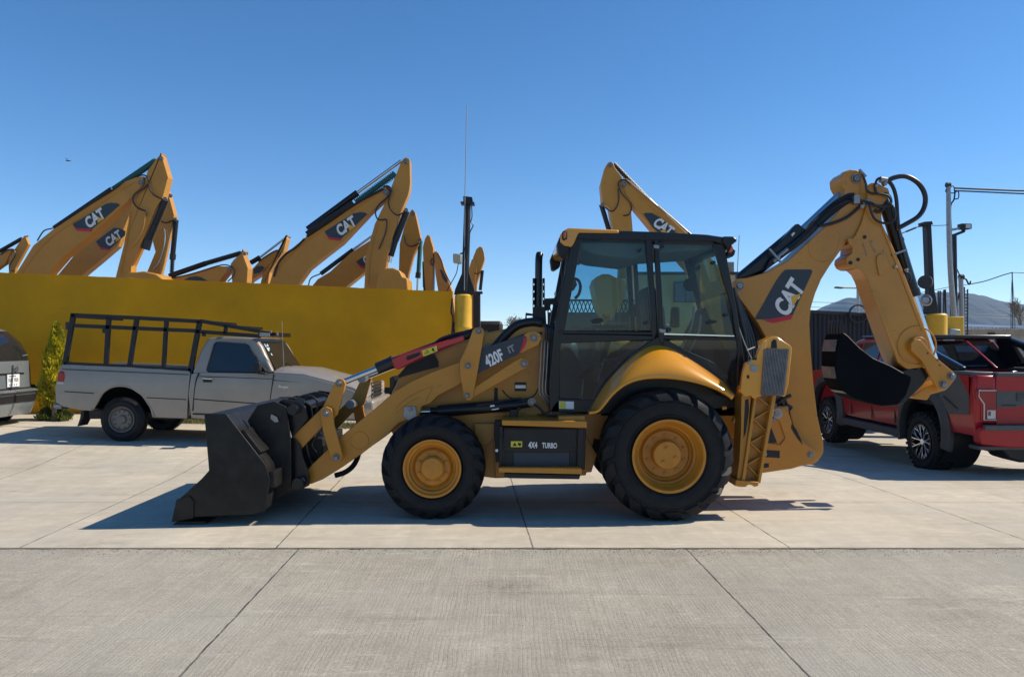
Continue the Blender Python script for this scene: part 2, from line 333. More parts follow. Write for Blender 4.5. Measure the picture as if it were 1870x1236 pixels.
    L(t, hgt, bp.inputs['Height']); L(t, bp.outputs[0], b.inputs['Normal']); return m
EDGE = 6.24
M['road'] = concrete('brushed_road_concrete', (.36, .323, .258), (.05, .045, .04), [(1, .03, 1.79-.18, 3.26, .010)], 34, True)
M['yard'] = concrete('smooth_yard_concrete', (.495, .435, .337), (.05, .045, .04), [(1, .06, 1.62, 2.17, .010), (0, 1, -8.04, 4.6, .007)], 5, False)
def grid(xs, ys, zf):
    m = MB(); nx = len(xs); m.v = [Vector((x, y, zf(x, y))) for y in ys for x in xs]
    m.f = [(j*nx+i, j*nx+i+1, (j+1)*nx+i+1, (j+1)*nx+i) for j in range(len(ys)-1) for i in range(nx-1)]; return m
xs = [-2500, -800, -200, -80, -40, -24]+[-16+i*.8 for i in range(41)]+[24, 40, 80, 200, 800, 2500]
yard = grid(xs, [EDGE+.5*i for i in range(30)]+[23, 26, 30, 40, 60, 80, 120, 160, 220, 400, 900, 2600], G)
struct(yard.build('yard_ground', 'yard'))
struct(grid([-2500, -60, -20, -8, 0, 8, 20, 60, 2500], [-300, -40, -8, 0, 3, EDGE-.022], lambda x, y: -.004).build('road', 'road'))
gr = grid([-16+i*.04 for i in range(801)], [EDGE-.024, EDGE-.011, EDGE+.002], lambda x, y: .0015)
for v in gr.v:
    e = noise.noise(Vector((v.x*2.3, 0, 3)))*.012+noise.noise(Vector((v.x*11, 0, 9)))*.008
    v.y += e*1.0 if v.y > EDGE-.005 else (-e*1.2+noise.noise(Vector((v.x*5, 7, 1)))*.02 if v.y < EDGE-.02 else e*.3)
struct(gr.build('dirt_filled_joint', mat('joint_dirt', (.15, .13, .108), .95, var=.6, scale=25, bump=.5)))
# loose grit along the joint
g = MB(); R = random.Random(3)
for i in range(2600):
    x = R.uniform(-6.5, 7.5); y = EDGE-.03-abs(R.gauss(0, .11))+R.uniform(-.01, .03); s_ = R.uniform(.0015, .0055)
    p = Vector((x, y, .0 if y < EDGE-.02 else .004)); a = R.uniform(0, PI)
    pts = [p+Vector((math.cos(a+k*2.1)*s_, math.sin(a+k*2.1)*s_, 0)) for k in range(3)]+[p+Vector((0, 0, s_*.9))]
    g.add(pts, [(0, 1, 3), (1, 2, 3), (2, 0, 3)])
go = g.build('grit', mat('grit', (.13, .115, .10), .95, var=.5, scale=40)); go['kind'] = 'stuff'; go['label'] = 'dark grit and dirt scattered along the long concrete joint'
# hills
def hill(name, ridge, Y, depth, seed):
    m = MB(); n = 320; px0, px1 = ridge[0][0], ridge[-1][0]; rows = 40
    def h(px):
        for (a, ya), (b, yb) in zip(ridge, ridge[1:]):
            if a <= px <= b: return ya+(yb-ya)*sst(a, b, px)*.5+(yb-ya)*(px-a)/(b-a)*.5
        return ridge[-1][1]
    for j in range(rows+1):
        for i in range(n+1):
            px = px0+(px1-px0)*i/n; u = j/rows; x = (px-CX)/F*Y; zt = H-(h(px)-HY)/F*Y
            z = (zt)*math.sin(u*PI)*1.0 if u > .5 else zt*math.sin(u*PI)**1.2
            nn = noise.fractal(Vector((x*.006, u*depth*.006, seed)), 1, 2, 6)
            z = z*(1+.07*nn*(1 if abs(u-.5) > .05 else .1))-2+noise.noise(Vector((x*.12, u*14, seed)))*3.2*math.sin(u*PI)
            m.v.append(Vector((x, Y+(u-.5)*depth, z)))
    m.f = [(j*(n+1)+i, j*(n+1)+i+1, (j+1)*(n+1)+i+1, (j+1)*(n+1)+i) for j in range(rows) for i in range(n)]
    return struct(m.build(name, 'mount', smooth=180))
hill('hills', [(1440, 629), (1480, 590), (1505, 569), (1520, 556), (1545, 544), (1570, 541), (1592, 543), (1612, 552), (1640, 575), (1680, 610), (1700, 629)], 1500, 700, 1)
hill('hills', [(1600, 629), (1640, 560), (1665, 543), (1690, 535), (1725, 534), (1752, 538), (1785, 548), (1815, 556), (1845, 558), (1862, 566), (1880, 562), (1930, 552), (2000, 560), (2120, 590), (2250, 629)], 1300, 600, 5)
hz = MB().box((-900, -40, -16), (1900, 2050, 190)).build('haze', M['frame'])
m = bpy.data.materials.new('haze_air'); m.use_nodes = True; tt = m.node_tree; tt.nodes.clear(); o_ = tt.nodes.new('ShaderNodeOutputMaterial'); pv = tt.nodes.new('ShaderNodeVolumePrincipled')
pv.inputs['Color'].default_value = (.42, .66, 1, 1); pv.inputs['Density'].default_value = .00018; pv.inputs['Anisotropy'].default_value = .1; L(tt, pv.outputs[0], o_.inputs['Volume'])
hz.data.materials.clear(); hz.data.materials.append(m); hz['kind'] = 'stuff'; hz['label'] = 'thin blue haze in front of the distant hills'
S.cycles.volume_bounces = 1
# ------------------------------------------------------------------ yellow yard wall with its black stripe, and the round end post
wl = thing('yard_wall', 'long ochre yellow wall with a black stripe near its foot', 'wall', (-6, 15.5, 0))
A, B = (-16.5, 14.75), (-1.30, 16.1)
def wtop(x): return 3.19-.036*(x+10.4)
def wp(x, off=0.): t_ = (x-A[0])/(B[0]-A[0]); return A[1]+(B[1]-A[1])*t_+off
m = MB(); cn = lambda x: noise.noise(Vector((x*1.7, 1, 2)))*.014+noise.noise(Vector((x*9, 5, 2)))*.007
xs_ = [A[0]+(B[0]-A[0])*i/40 for i in range(41)]
ring = [[(x, wp(x), -.2), (x, wp(x), .48-.036*x*.6), (x, wp(x), wtop(x)), (x, wp(x, .2), wtop(x)), (x, wp(x, .2), -.2)] for x in xs_]
m.loft(ring).build('wall_panel', 'wall', wl)
m = MB(); m.loft([[(x, wp(x, -.004), .53-.014*x), (x, wp(x, -.004), .76-.014*x), (x, wp(x, .002), .76-.014*x), (x, wp(x, .002), .53-.014*x)] for x in (A[0], B[0])]).build('painted_stripe', 'blk', wl)
m = MB(); m.loft([[(x, wp(x, -.012), wtop(x)-.03), (x, wp(x, -.015), wtop(x)+.012+cn(x)), (x, wp(x, .21), wtop(x)+.02+cn(x+9)), (x, wp(x, .21), wtop(x))] for x in [A[0]+(B[0]-A[0])*i/300 for i in range(301)]]).build('coping', 'wall', wl)
c = W(846, 600, 16.15); R_ = 15.5/F*16.15
ep = thing('end_post', 'bright yellow round post at the right end of the yellow wall', 'post', (c.x, 16.15, 0))
m = MB(); zt = W(846, 538, 16.15).z
m.lathe([(-.1, R_), (zt-.75, R_), (zt-.74, R_*1.025), (zt-.70, R_*1.025), (zt-.69, R_), (zt-.03, R_), (zt, R_-.03), (zt, 0)], (c.x, 16.15, 0), 40, axis='Z').build('post_shaft', 'cyl', ep)
MB().tube([W(826, 545, 16), W(824, 570, 15.99), W(827, 580, 15.99), W(825, 612, 15.99)], .018).build('mortar_seam', 'blkm', ep)
# black pole on the end post, with antenna rod, lamp and cable
def pole_group():
    P = thing('flagpole_mast', 'black steel mast with flared foot and whip antenna rising beside the yellow end post', 'mast', (c.x, 16.15, zt))
    m = MB(); b0 = W(848, 540, 16.15); tp = W(854, 366, 16.15)
    m.cyl(b0+Vector((0, 0, -.3)), tp, .085, .072, 20); m.build('pole', 'blkm', P, bevel=.004)
    m = MB()
    for s_, e in ((-1, 829), (1, 868)):
        foot = [(850, 470), (850, 538), (e, 538), (e+(-s_*2), 528), (850+s_*7, 500)]
        m.px(foot, 16.1, .1)
    m.build('base_gusset', 'blkm', P, bevel=.004)
    MB().px([(846, 358), (862, 360), (864, 371), (846, 370)], 16.05, .2).px([(841, 368), (866, 369), (866, 372), (841, 371)], 16.0, .3).build('mast_cap', 'blkm', P)
    MB().tube([W(848, 530, 16), W(849, 360, 16), W(852.5, 192, 16)], .010, 6, 1).build('antenna_rod', 'steel', P)
    MB().tube([W(861, 372, 16), W(862, 395, 16), W(860, 405, 16), W(864, 412, 16), W(858, 425, 16), W(857, 440, 16), W(853, 470, 16)], .012, 6).build('cable', 'hose', P)
    l = MB().px([(827, 463), (842, 464), (842, 481), (827, 479)], 15.95, .22).build('floodlight', mat('lamp_housing', (.4, .36, .26), .5), P, bevel=.02)
    MB().tube([W(840, 464, 16), W(846, 461, 16), W(850, 450, 16)], .018, 6).build('lamp_bracket', 'blkm', l)
    MB().tube([W(837, 481, 16), W(833, 500, 16), W(822, 520, 16.1), W(815, 533, 16.1)], .010, 6).build('cable', 'hose', P)
pole_group()
# dark steel column behind the post
m = MB(); a_, b_ = W(864, 536, 17), W(877, 536, 17)
m.box((a_.x, 17, -.1), (b_.x, 17.18, a_.z)); m.box((a_.x-.04, 16.96, a_.z), (b_.x+.05, 17.22, a_.z+.05))
tag(m.build('steel_column', 'dwall', loc=(a_.x, 17, 0), bevel=.01), 'dark square steel column with cap plate behind the yellow end post', 'column')
# ================================================================== backhoe loader
YC = 8.15
bh = thing('backhoe_loader', 'yellow and black backhoe loader parked side-on with its front bucket on the ground', 'backhoe loader', (.5, YC, 0))
def plate(name, pts, Y, t_, m, both=False, bevel=.006, parent=bh, lab=None):
    a = MB().px(pts, Y, t_); o = a.build(name, m, parent, bevel=bevel); r = [o]
    if both: r.append(a.mir(YC).build(name, m, parent, bevel=bevel))
    return r
# ---- wheels
def tyre(c, Rt, w, rin, nl, lh, k=1.0, agri=False):
    Rb = Rt-lh; m = MB()
    prof = [(.16*w, rin-.01), (.06*w, rin+.02), (.015*w, rin+.25*(Rb-rin)), (0, rin+.5*(Rb-rin)), (.02*w, rin+.75*(Rb-rin)), (.07*w, Rb-.035), (.14*w, Rb-.008), (.3*w, Rb), (.5*w, Rb+.004)]
    prof = prof+[(w-y, r) for y, r in reversed(prof[:-1])]
    m.lathe(prof, c, 72)
    # raised rings on the wall of the tyre
    for y, r in ((.012*w, rin+.18*(Rb-rin)), (.004*w, rin+.66*(Rb-rin))):
        m.lathe([(y+.003, r-.006), (y-.004, r-.004), (y-.004, r+.004), (y+.003, r+.006)], c, 72)
    path = [(.53*w, Rt, 0.), (.30*w, Rt, .30), (.12*w, Rt-.012, .58), (.03*w, Rt-.05, .70), (-.008, Rt-.105 if agri else Rt-.10, .80)]
    inn = [(.53*w, Rb-.02), (.30*w, Rb-.02), (.14*w, Rb-.03), (.08*w, Rb-.06), (.03, Rb-.10)]
    p = 2*PI/nl; C_ = Vector(c)
    for sd in (0, 1):
        for i in range(nl):
            th0 = p*(i+.5*sd); vs = []
            for j, ((y, r, sh), (yi, ri)) in enumerate(zip(path, inn)):
                wa = p*(.20+.075*j) if agri else p*(.24+.05*j)
                th = th0+k*sh*p*1.7
                for (yy, rr, f) in ((y, r, .86), (yi, ri, 1.1)):
                    if sd: yy = w-yy
                    for s_ in (-1, 1):
                        a = th+s_*wa*f/1.0*.8; vs.append(C_+Vector((rr*math.cos(a), yy, rr*math.sin(a))))
            fs = []
            for j in range(len(path)-1):
                a, b = 4*j, 4*(j+1); fs += [(a, a+1, b+1, b), (a+2, b+2, b+3, a+3), (a, b, b+2, a+2), (a+1, a+3, b+3, b+1)]
            e = 4*(len(path)-1); fs += [(0, 2, 3, 1), (e, e+1, e+3, e+2)]; m.add(vs, fs)
    return m
def wheel(px, py, Y, Rt, w, rr, nl, lh, front, mirror):
    c = W(px, py, Y); c.z = Rt-.012; c = Vector(c)
    rim = MB()
    if front: prof = [(.02, rr-.012), (.0, rr+.008), (.0, rr-.012), (.03, rr-.03), (.035, rr-.045), (.075, rr-.055), (.085, rr-.075), (.10, rr-.085), (.07, .175), (.065, .17), (.065, .12), (.02, .118), (.0, .10), (-.005, .0)]
    else: prof = [(.03, rr-.004), (.0, rr+.012), (.0, rr-.012), (.03, rr-.028), (.05, rr-.03), (.09, rr-.045), (.10, rr-.055), (.13, rr-.058), (.14, rr-.075), (.19, rr-.085), (.20, rr-.10), (.19, .235), (.175, .225), (.175, .145), (.10, .14), (.075, .13), (.07, .0)]
    rim.lathe(prof, c, 64)
    rim.lathe([(.03, rr-.0), (w*.9, rr-.0)], c, 40)
    hub = MB(); nb = 8 if front else 10; rb = .145 if front else .187; y0 = .062 if front else .172
    for i in range(nb):
        a = 2*PI*(i+.5)/nb; q = c+Vector((rb*math.cos(a), y0, rb*math.sin(a))); hub.cyl(q, q-Vector((0, .016, 0)), .013, n=6).cyl(q+Vector((0, .003, 0)), q-Vector((0, .004, 0)), .02, n=16)
    if not front:
        for a in (100, 345, 235):
            q = c+Vector((.075*math.cos(math.radians(a)), .07, .075*math.sin(math.radians(a)))); hub.cyl(q, q-Vector((0, .02, 0)), .014, .011, n=12)
        q = c+Vector((-.095, .075, .03)); hub.cyl(q, q-Vector((0, .006, 0)), .006, n=8)
    else:
        for a, rr_ in ((30, .07), (150, .05), (-40, .02), (-100, .08)): q = c+Vector((rr_*math.cos(math.radians(a)), -.003, rr_*math.sin(math.radians(a)))); hub.cyl(q, q-Vector((0, .006, 0)), .006, n=8)
    t_ = tyre(c, Rt, w, rr+.0, nl, lh, 1 if front else -1, not front)
    if mirror: rim, hub, t_ = rim.mir(YC), hub.mir(YC), t_.mir(YC)
    o = rim.build('wheel', 'rimy', bh, smooth=40); t_.build('tyre', 'rub', o, smooth=30, recalc=False); hub.build('wheel_bolts', 'rimy', o, smooth=50)
for mi in (False, True):
    wheel(1222, 838, 7.12, .650, .47, .345, 18, .046, False, mi)
    wheel(789, 851, 7.22, .515, .36, .278, 19, .038, True, mi)
# axle and frame
c = W(1222, 838, 7.6); MB().cyl((c.x, 7.5, .6), (c.x, 8.8, .6), .16, n=24).cyl((c.x, 7.45, .63), (c.x, 7.62, .63), .24, n=24).build('rear_axle', 'rimy', bh)
c = W(789, 851, 7.55); MB().cyl((c.x, 7.5, .5), (c.x, 8.8, .5), .09, n=20).build('front_axle', 'rimy', bh)
plate('chassis_frame', [(700, 752), (925, 752), (1000, 760), (1120, 752), (1345, 742), (1350, 780), (1345, 800), (1240, 800), (1120, 812), (1085, 800), (1070, 868), (905, 873), (880, 870), (868, 800), (720, 800)], 7.72, .86, 'yel', bevel=.01)
plate('underside_guard', [(900, 800), (1072, 800), (1090, 830), (1080, 862), (905, 872)], 7.68, .1, 'yel', bevel=.006)
# ---- hood
plate('hood', [(706, 752), (716, 715), (735, 677), (775, 654), (858, 618), (888, 607.6), (926, 599.6), (954, 592), (985, 589.5), (996, 596), (1006, 620), (1008, 752), (960, 765), (905, 768)], 7.74, .82, 'yel', bevel=.022)
plate('hood_seam', [(1004, 600), (1006, 640), (1008, 752), (1003, 752), (1002, 640), (998, 600)], 7.72, .03, 'blk')
m = MB().px([(727, 685), (742, 668), (792, 645), (800, 660), (800, 670), (775, 676), (727, 690)], 7.715, .03); m.build('hood_grille', 'blkm', bh, bevel=.003)
m = MB().px([(876, 640), (960, 608), (990, 606), (990, 611), (962, 613), (880, 646)], 7.725, .02); m.px([(903, 708), (909, 708), (909, 740), (905, 762), (901, 762)], 7.73, .02)
m.tube([W(x, y, 7.735) for x, y in ((917, 712), (930, 725), (955, 730), (975, 722), (985, 705))], .006, 6); m.build('hood_trim', 'blkm', bh)
plate('side_badge', [(940, 698), (961, 698), (961, 714), (940, 714)], 7.728, .02, 'blkm', bevel=.001); plate('side_badge', [(941, 703), (960, 703), (960, 709), (941, 709)], 7.723, .02, 'white', bevel=.001)
MB().tube([W(x, y, 7.74) for x, y in ((876, 649), (895, 642), (906, 632), (925, 610), (945, 594), (970, 588), (990, 590))], .048, 12).build('intake_hose', 'hose', bh)
MB().cyl(W(899, 633, 7.70)-Vector((.03, 0, .03)), W(899, 633, 7.70)+Vector((.0, 0, .0)), .055).cyl(W(885, 641, 7.72), W(892, 637, 7.72), .05).build('hose_clamp', 'steel', bh)
# front light guard (dark piece seen above the loader arm)
plate('headlight_guard', [(711, 690), (719, 686), (722, 700), (714, 716), (712, 716)], 7.9, .5, 'blk')
# ---- exhaust
m = MB(); b0, b1 = W(983, 590, 7.9), W(984, 470, 7.9)
m.tube([b0, W(983.5, 520, 7.9), W(984, 475, 7.9), W(985.5, 464, 7.93)], .039, 18, 4); m.build('exhaust_stack', 'blk', bh)
m = MB()
for x0, x1 in ((973, 977), (991, 995)):
    zz = [508+i*13.2 for i in range(7)]
    for i in range(6):
        m.px([(x0, zz[i]), (x1, zz[i]), (x1, zz[i]+8.5), (x0, zz[i]+8.5)], 7.86, .08)
    m.px([(x0, 508), (x0+1.0, 508), (x0+1.0, 592), (x0, 592)], 7.86, .08); m.px([(x1-1.0, 508), (x1, 508), (x1, 592), (x1-1.0, 592)], 7.86, .08)
m.build('exhaust_heat_guard', 'blkm', bh)
m = MB().px([(975, 560), (996, 560), (998, 592), (972, 592)], 7.8, .2).px([(994, 545), (1022, 544), (1020, 553), (1006, 556), (1004, 566), (994, 568)], 7.85, .06).px([(960, 571), (975, 573), (975, 577), (962, 576), (962, 582), (959, 582)], 7.9, .03); m.build('exhaust_bracket', 'blkm', bh, bevel=.003)
# ---- loader bucket
bp_ = [(372.7, 755.4), (412, 755), (455, 810), (485, 849), (492.6, 876), (483.5, 934), (459.7, 939), (351, 944), (313.6, 952.4), (320.4, 917), (368, 874), (381.5, 859)]
Y0, Y1 = 7.02, 9.30
sh = XZ([(374, 757), (412, 757), (454, 811), (483, 850), (490.5, 877), (482, 932), (459, 937), (351, 942), (318, 950)], Y0)
inn = []
for i, (x, z) in enumerate(sh):
    a = Vector(sh[max(0, i-1)]); b = Vector(sh[min(len(sh)-1, i+1)]); d = (b-a).normalized(); inn.append((x+d.y*-.02*-1*-1, z+d.x*.02*-1*-1))
poly = sh+[(x, z) for x, z in reversed([(p[0]-.018 if i > 2 else p[0], p[1]-.02 if i < 3 else p[1]+(.018 if i > 4 else 0)) for i, p in enumerate(sh)])]
lb = MB().poly(poly, Y0+.02, Y1-.02).build('loader_bucket', 'bucket', bh, bevel=.003)
MB().px(bp_, Y0, .022).build('side_plate', 'bucket', lb, bevel=.004); MB().poly(XZ(bp_, Y0), Y1-.022, Y1).build('side_plate', 'bucket', lb, bevel=.004)
MB().px([(313, 953.2), (353, 946), (353, 915), (346, 906), (322, 912)], Y0-.016, .018).build('corner_wear_plate', 'bucket', lb, bevel=.003)
m = MB()
for a, b in (((437, 787), (470, 829)), ((492, 862), (493, 892))):
    (x0, z0), (x1, z1) = XZ([a, b], Y0); m.bar((x0+.012, 8.16, z0), (x1+.012, 8.16, z1), Y1-Y0-.06, .05)
m.build('shell_rib', 'bucket', lb, bevel=.004)
(x0, z0), = XZ([(316, 951)], Y0); MB().poly([(x0-.02, .0), (x0+.30, .004), (x0+.30, .03), (x0+.02, .03)], Y0+.03, Y1-.03).build('cutting_edge', 'blkm', lb, bevel=.003)
# quick coupler and the brackets on the back of the bucket
qc = [(498, 742), (520, 728), (541, 731), (560, 742), (564, 764), (548, 784), (538, 796), (551, 812), (557, 838), (568, 868), (566, 885), (552, 892), (538, 889), (530, 868), (520, 820), (508, 780)]
for y in (7.42, 7.62, 8.58, 8.80): pass
for y in (7.40, 7.60, 8.56, 8.78): MB().poly(XZ(qc, 7.45), y, y+.035).build('coupler_plate', 'blk', bh, bevel=.005)
a = MB(); p = W(541, 746, 7.45); q = W(551, 878, 7.45); r_ = W(520, 800, 7.45)
a.cyl((p.x, 7.3, p.z), (p.x, 8.9, p.z), .05).cyl((q.x, 7.3, q.z), (q.x, 8.9, q.z), .055); a.poly(XZ([(500, 762), (548, 812), (552, 836), (536, 836)], 7.45), 7.62, 8.58)
a.build('coupler_cross_tube', 'blk', bh)
for y in (7.30, 8.86): MB().poly(XZ([(470, 740), (500, 733), (522, 742), (530, 800), (532, 890), (498, 918), (492, 880), (492, 850), (466, 800), (452, 768)], 7.3), y, y+.03).build('bucket_bracket', 'bucket', bh, bevel=.004)
a = MB().cyl(W(547, 733, 7.45), W(562, 747, 8.9), .045); a.tube([W(x, y, 7.5) for x, y in ((575, 760), (580, 735), (565, 722), (545, 727), (535, 745))], .012, 8); a.tube([W(x, y, 7.8) for x, y in ((520, 768), (522, 795), (530, 810))], .012, 8)
a.tube([W(x, y, 7.7) for x, y in ((585, 790), (570, 810), (578, 830), (560, 845))], .014, 8); a.tube([W(x, y, 7.9) for x, y in ((600, 800), (580, 795), (572, 815), (583, 840))], .012, 8)
a.build('coupler_hose', 'hose', bh)
MB().cyl(W(527, 787, 7.34), W(530, 799, 7.34), .018).px([(495, 757), (505, 762), (508, 770), (502, 771), (494, 764)], 7.27, .02).build('coupler_pin', 'steel', bh)
m = MB(); m.cyl(W(572, 795, 7.75), W(578, 832, 7.75), .05).cyl(W(588, 800, 8.4), W(592, 835, 8.4), .05); m.box(tuple(W(560, 840, 7.7)), tuple(W(590, 800, 7.7)+Vector((0, .9, 0)))); m.build('coupler_valve', 'blkm', bh, bevel=.01)
# low dark ring of the far arm hose
MB().tube([W(x, y, 8.4) for x, y in ((612, 868), (630, 862), (645, 850), (654, 832), (650, 822))], .03, 10).build('loader_hose', 'hose', bh)
# ---- loader arms
arm = [(567.7, 883.7), (560, 880), (556, 868), (566, 851.7), (627, 793), (680, 750), (720.6, 714.8), (750, 697), (787.6, 680), (843, 659.4), (878, 641), (953.6, 612.8), (965, 606), (977, 604.5), (986, 609), (988.6, 618), (983, 630), (951, 645), (872, 683), (831, 706), (800, 722), (786, 736), (770, 742), (764, 762), (745, 766), (729, 772), (703, 796), (665, 825), (627, 851.7), (589.5, 875)]
YA = 7.50
la = plate('loader_arm', arm, YA, .085, 'yel', True)
for o, f in ((la[0], 1),):
    MB().tube([W(x, y, YA-.002) for x, y in ((721, 748), (735, 733), (752, 722), (772, 712), (788, 706), (786, 715), (778, 732))], .004, 6).tube([W(x, y, YA-.002) for x, y in ((722, 755), (742, 738), (765, 725))], .0035, 6).build('weld_bead', 'yel', o)
    m = MB(); c = W(656, 805, YA); m.lathe([(.0, .098), (-.006, .096), (-.006, .085), (0, .083)], c, 36); m.build('boss_ring', 'yel', o)
    dc = MB().px([(872, 639), (956, 611.5), (962, 616), (950, 645), (872, 682.5), (868, 660)], YA-.003, .002).build('decal_panel', 'decal', o)
    MB().px([(957, 615), (963, 621), (958, 634), (946.5, 647), (954, 630)], YA-.006, .002).build('decal_stripe', 'redst', dc)
    text('420F', W(902, 654, YA-.008), .125, .46, 'white', dc, .60, .035, skew=.05)
    text('IT', W(934, 637, YA-.008), .070, .46, 'white', dc, .9, .0, skew=.05, outline=.028)
c = W(656, 805, YA); MB().cyl((c.x, 7.55, c.z), (c.x, 8.75, c.z), .075, n=24).build('arm_cross_tube', 'yel', bh)
# bellcranks, links, tilt levers
bell = [(863, 602.6), (868, 598.5), (875, 597), (881, 599), (884, 605), (881, 627), (872, 680), (863, 727), (857, 732), (851, 730), (847, 722), (840, 683), (840, 659), (854.6, 627)]
plate('bellcrank', bell, YA-.07, .035, 'yel', True)
plate('parallel_link', [(846, 715), (865, 708), (940, 659), (952, 653), (961, 655), (966, 663), (961, 671.5), (863, 726), (853, 730), (846, 726)], YA-.03, .03, 'yel', True)
plate('tilt_lever', [(612, 697), (616, 692), (622, 691), (628, 694), (631, 701), (629, 711), (616, 757), (600, 772), (589, 778), (540, 830), (524, 820), (522, 808), (589, 743.5)], YA-.055, .04, 'yel', True)
plate('lever_link', [(584, 754), (587, 746), (596, 742.5), (605, 746), (608, 755), (610, 775), (621, 815), (626, 833), (622, 842), (614, 845), (606, 841), (602, 832), (590, 790)], YA-.105, .033, 'yel', True)
for x, y, Y, r in ((874.4, 604.7, 7.43, 5.2), (854.6, 668, 7.43, 5.2), (853, 722, 7.43, 5), (957, 664, 7.47, 6.3), (975, 617, 7.49, 6.5), (619.5, 700, 7.43, 5.6), (595.6, 754.4, 7.39, 6), (614, 835.5, 7.39, 6), (552, 876, 7.36, 4.5)):
    pin(bh, x, y, Y, r)
for x, y in ((619.5, 700), (595.6, 754.4)):
    c = W(x, y, 7.45); MB().cyl((c.x, 8.73, c.z), (c.x, 8.90, c.z), .03).cyl((c.x, 8.55, c.z), (c.x, 8.73, c.z), .05).build('pivot_pin', 'steel', bh)
m = MB().px([(738, 742), (758, 742), (762, 760), (745, 768), (736, 760)], YA-.02, .02); m.build('stop_plate', 'steel', bh, bevel=.004); pin(bh, 750, 747, YA-.02, 4, .012)
# tilt cylinders in red guards
for far in (0, 1):
    Yt = YA-.01 if not far else None
    def mk(mb): return mb.mir(YC) if far else mb
    pa, pb, pc, pd = W(621, 700, 7.53), W(689, 673, 7.53), W(718, 661, 7.53), W(872, 606, 7.53)
    d = (pd-pa).normalized()
    o = mk(MB().cyl(pc, W(858, 609, 7.53), .048, n=20).cyl(W(858, 609, 7.53), pd, .035)).build('tilt_cylinder', 'blk', bh)
    mk(MB().cyl(pa, pb, .031, n=18)).build('cylinder_rod', 'chrome', o)
    mk(MB().cyl(pb, W(717, 661, 7.53), .062, n=20).cyl(W(715, 662, 7.53), W(719, 660.5, 7.53), .068)).build('rod_boot', 'hose', o)
    g1 = MB().px([(715, 656), (735, 646), (790, 629), (846, 611.5), (849, 621.5), (795, 640), (726, 675), (720, 672)], 7.455, .15)
    rg = mk(g1).build('cylinder_guard', 'red', o, bevel=.010)
    if not far:
        MB().px([(741, 655), (744, 650), (765, 643), (768, 645), (765, 650), (745, 658)], 7.452, .02).px([(772, 642), (790, 636), (790, 640), (774, 647)], 7.452, .01).build('guard_slot', 'blkm', rg)
        wlb = MB().px([(770, 640), (797, 631), (799, 641), (773, 651)], 7.449, .003).build('warning_label', 'warn', rg)
        MB().px([(775, 646.5), (779.5, 638.5), (784, 643.6)], 7.446, .002).px([(788, 638), (791, 634), (793, 640), (795, 642), (790, 641)], 7.446, .002).build('warning_symbol', 'blk', wlb)
        MB().px([(776.8, 645), (779.5, 640.3), (782.2, 643.4)], 7.444, .001).build('warning_symbol', 'warn', wlb)
MB().tube([W(x, y, 7.5) for x, y in ((795, 626), (806, 618), (830, 610), (850, 606), (868, 600))], .014, 8).tube([W(x, y, 7.5) for x, y in ((846, 614), (856, 612), (862, 606))], .02, 8).build('tilt_hose', 'hose', bh)
plate('grab_pin', [(884, 604), (888, 598.5), (889.5, 600), (886, 606)], 7.42, .02, 'blkm')
# lift cylinders (black)
for far in (0, 1):
    def mk(mb): return mb.mir(YC) if far else mb
    o = mk(MB().cyl(W(800, 751, 7.60), W(945, 738.5, 7.60), .062, n=24).cyl(W(786, 750, 7.6), W(800, 750, 7.6), .035).cyl(W(945, 738.5, 7.6), W(972, 734, 7.6), .05)).build('lift_cylinder', 'blk', bh)
    mk(MB().cyl(W(762, 752, 7.60), W(790, 751, 7.60), .03)).build('cylinder_rod', 'chrome', o)
    mk(MB().tube([W(x, y, 7.55) for x, y in ((870, 740), (895, 736), (925, 731), (950, 728), (958, 733))], .011, 8)).build('cylinder_line', 'hose', o)
plate('cylinder_bracket', [(928, 738), (940, 732), (972, 726), (979, 733), (973, 742), (952, 745), (946, 752), (944, 766), (930, 766), (931, 750)], 7.56, .08, 'blk', bevel=.01)
pin(bh, 971, 734, 7.56, 7, .02); MB().px([(895, 740), (903, 739), (903, 742), (895, 743)], 7.525, .01).px([(898, 747), (911, 745), (911, 747), (898, 749)], 7.525, .01).build('cylinder_label', 'white', bh)
# hydraulic pipes next to the cab
m = MB()
for i, x in enumerate((988, 994, 1000)):
    m.tube([W(x+1, 618+i*3, 7.6), W(x-1, 670, 7.6), W(x-3, 715, 7.6), W(x+6, 728, 7.6), W(x+14, 744, 7.62)], .009, 8)
m.build('hydraulic_pipe', 'steel', bh)
m = MB()
for i in range(4): m.tube([W(990+i*4, 590+i*3, 7.7), W(998+i*4, 600, 7.6), W(996+i*3.5, 650, 7.62), W(998+i*2.5, 715, 7.62), W(1010, 742, 7.64)], .014, 8)
m.tube([W(x, y, 7.5) for x, y in ((975, 738), (985, 745), (998, 757), (1020, 758), (1048, 752))], .012, 8)
m.build('cab_hose', 'hose', bh)
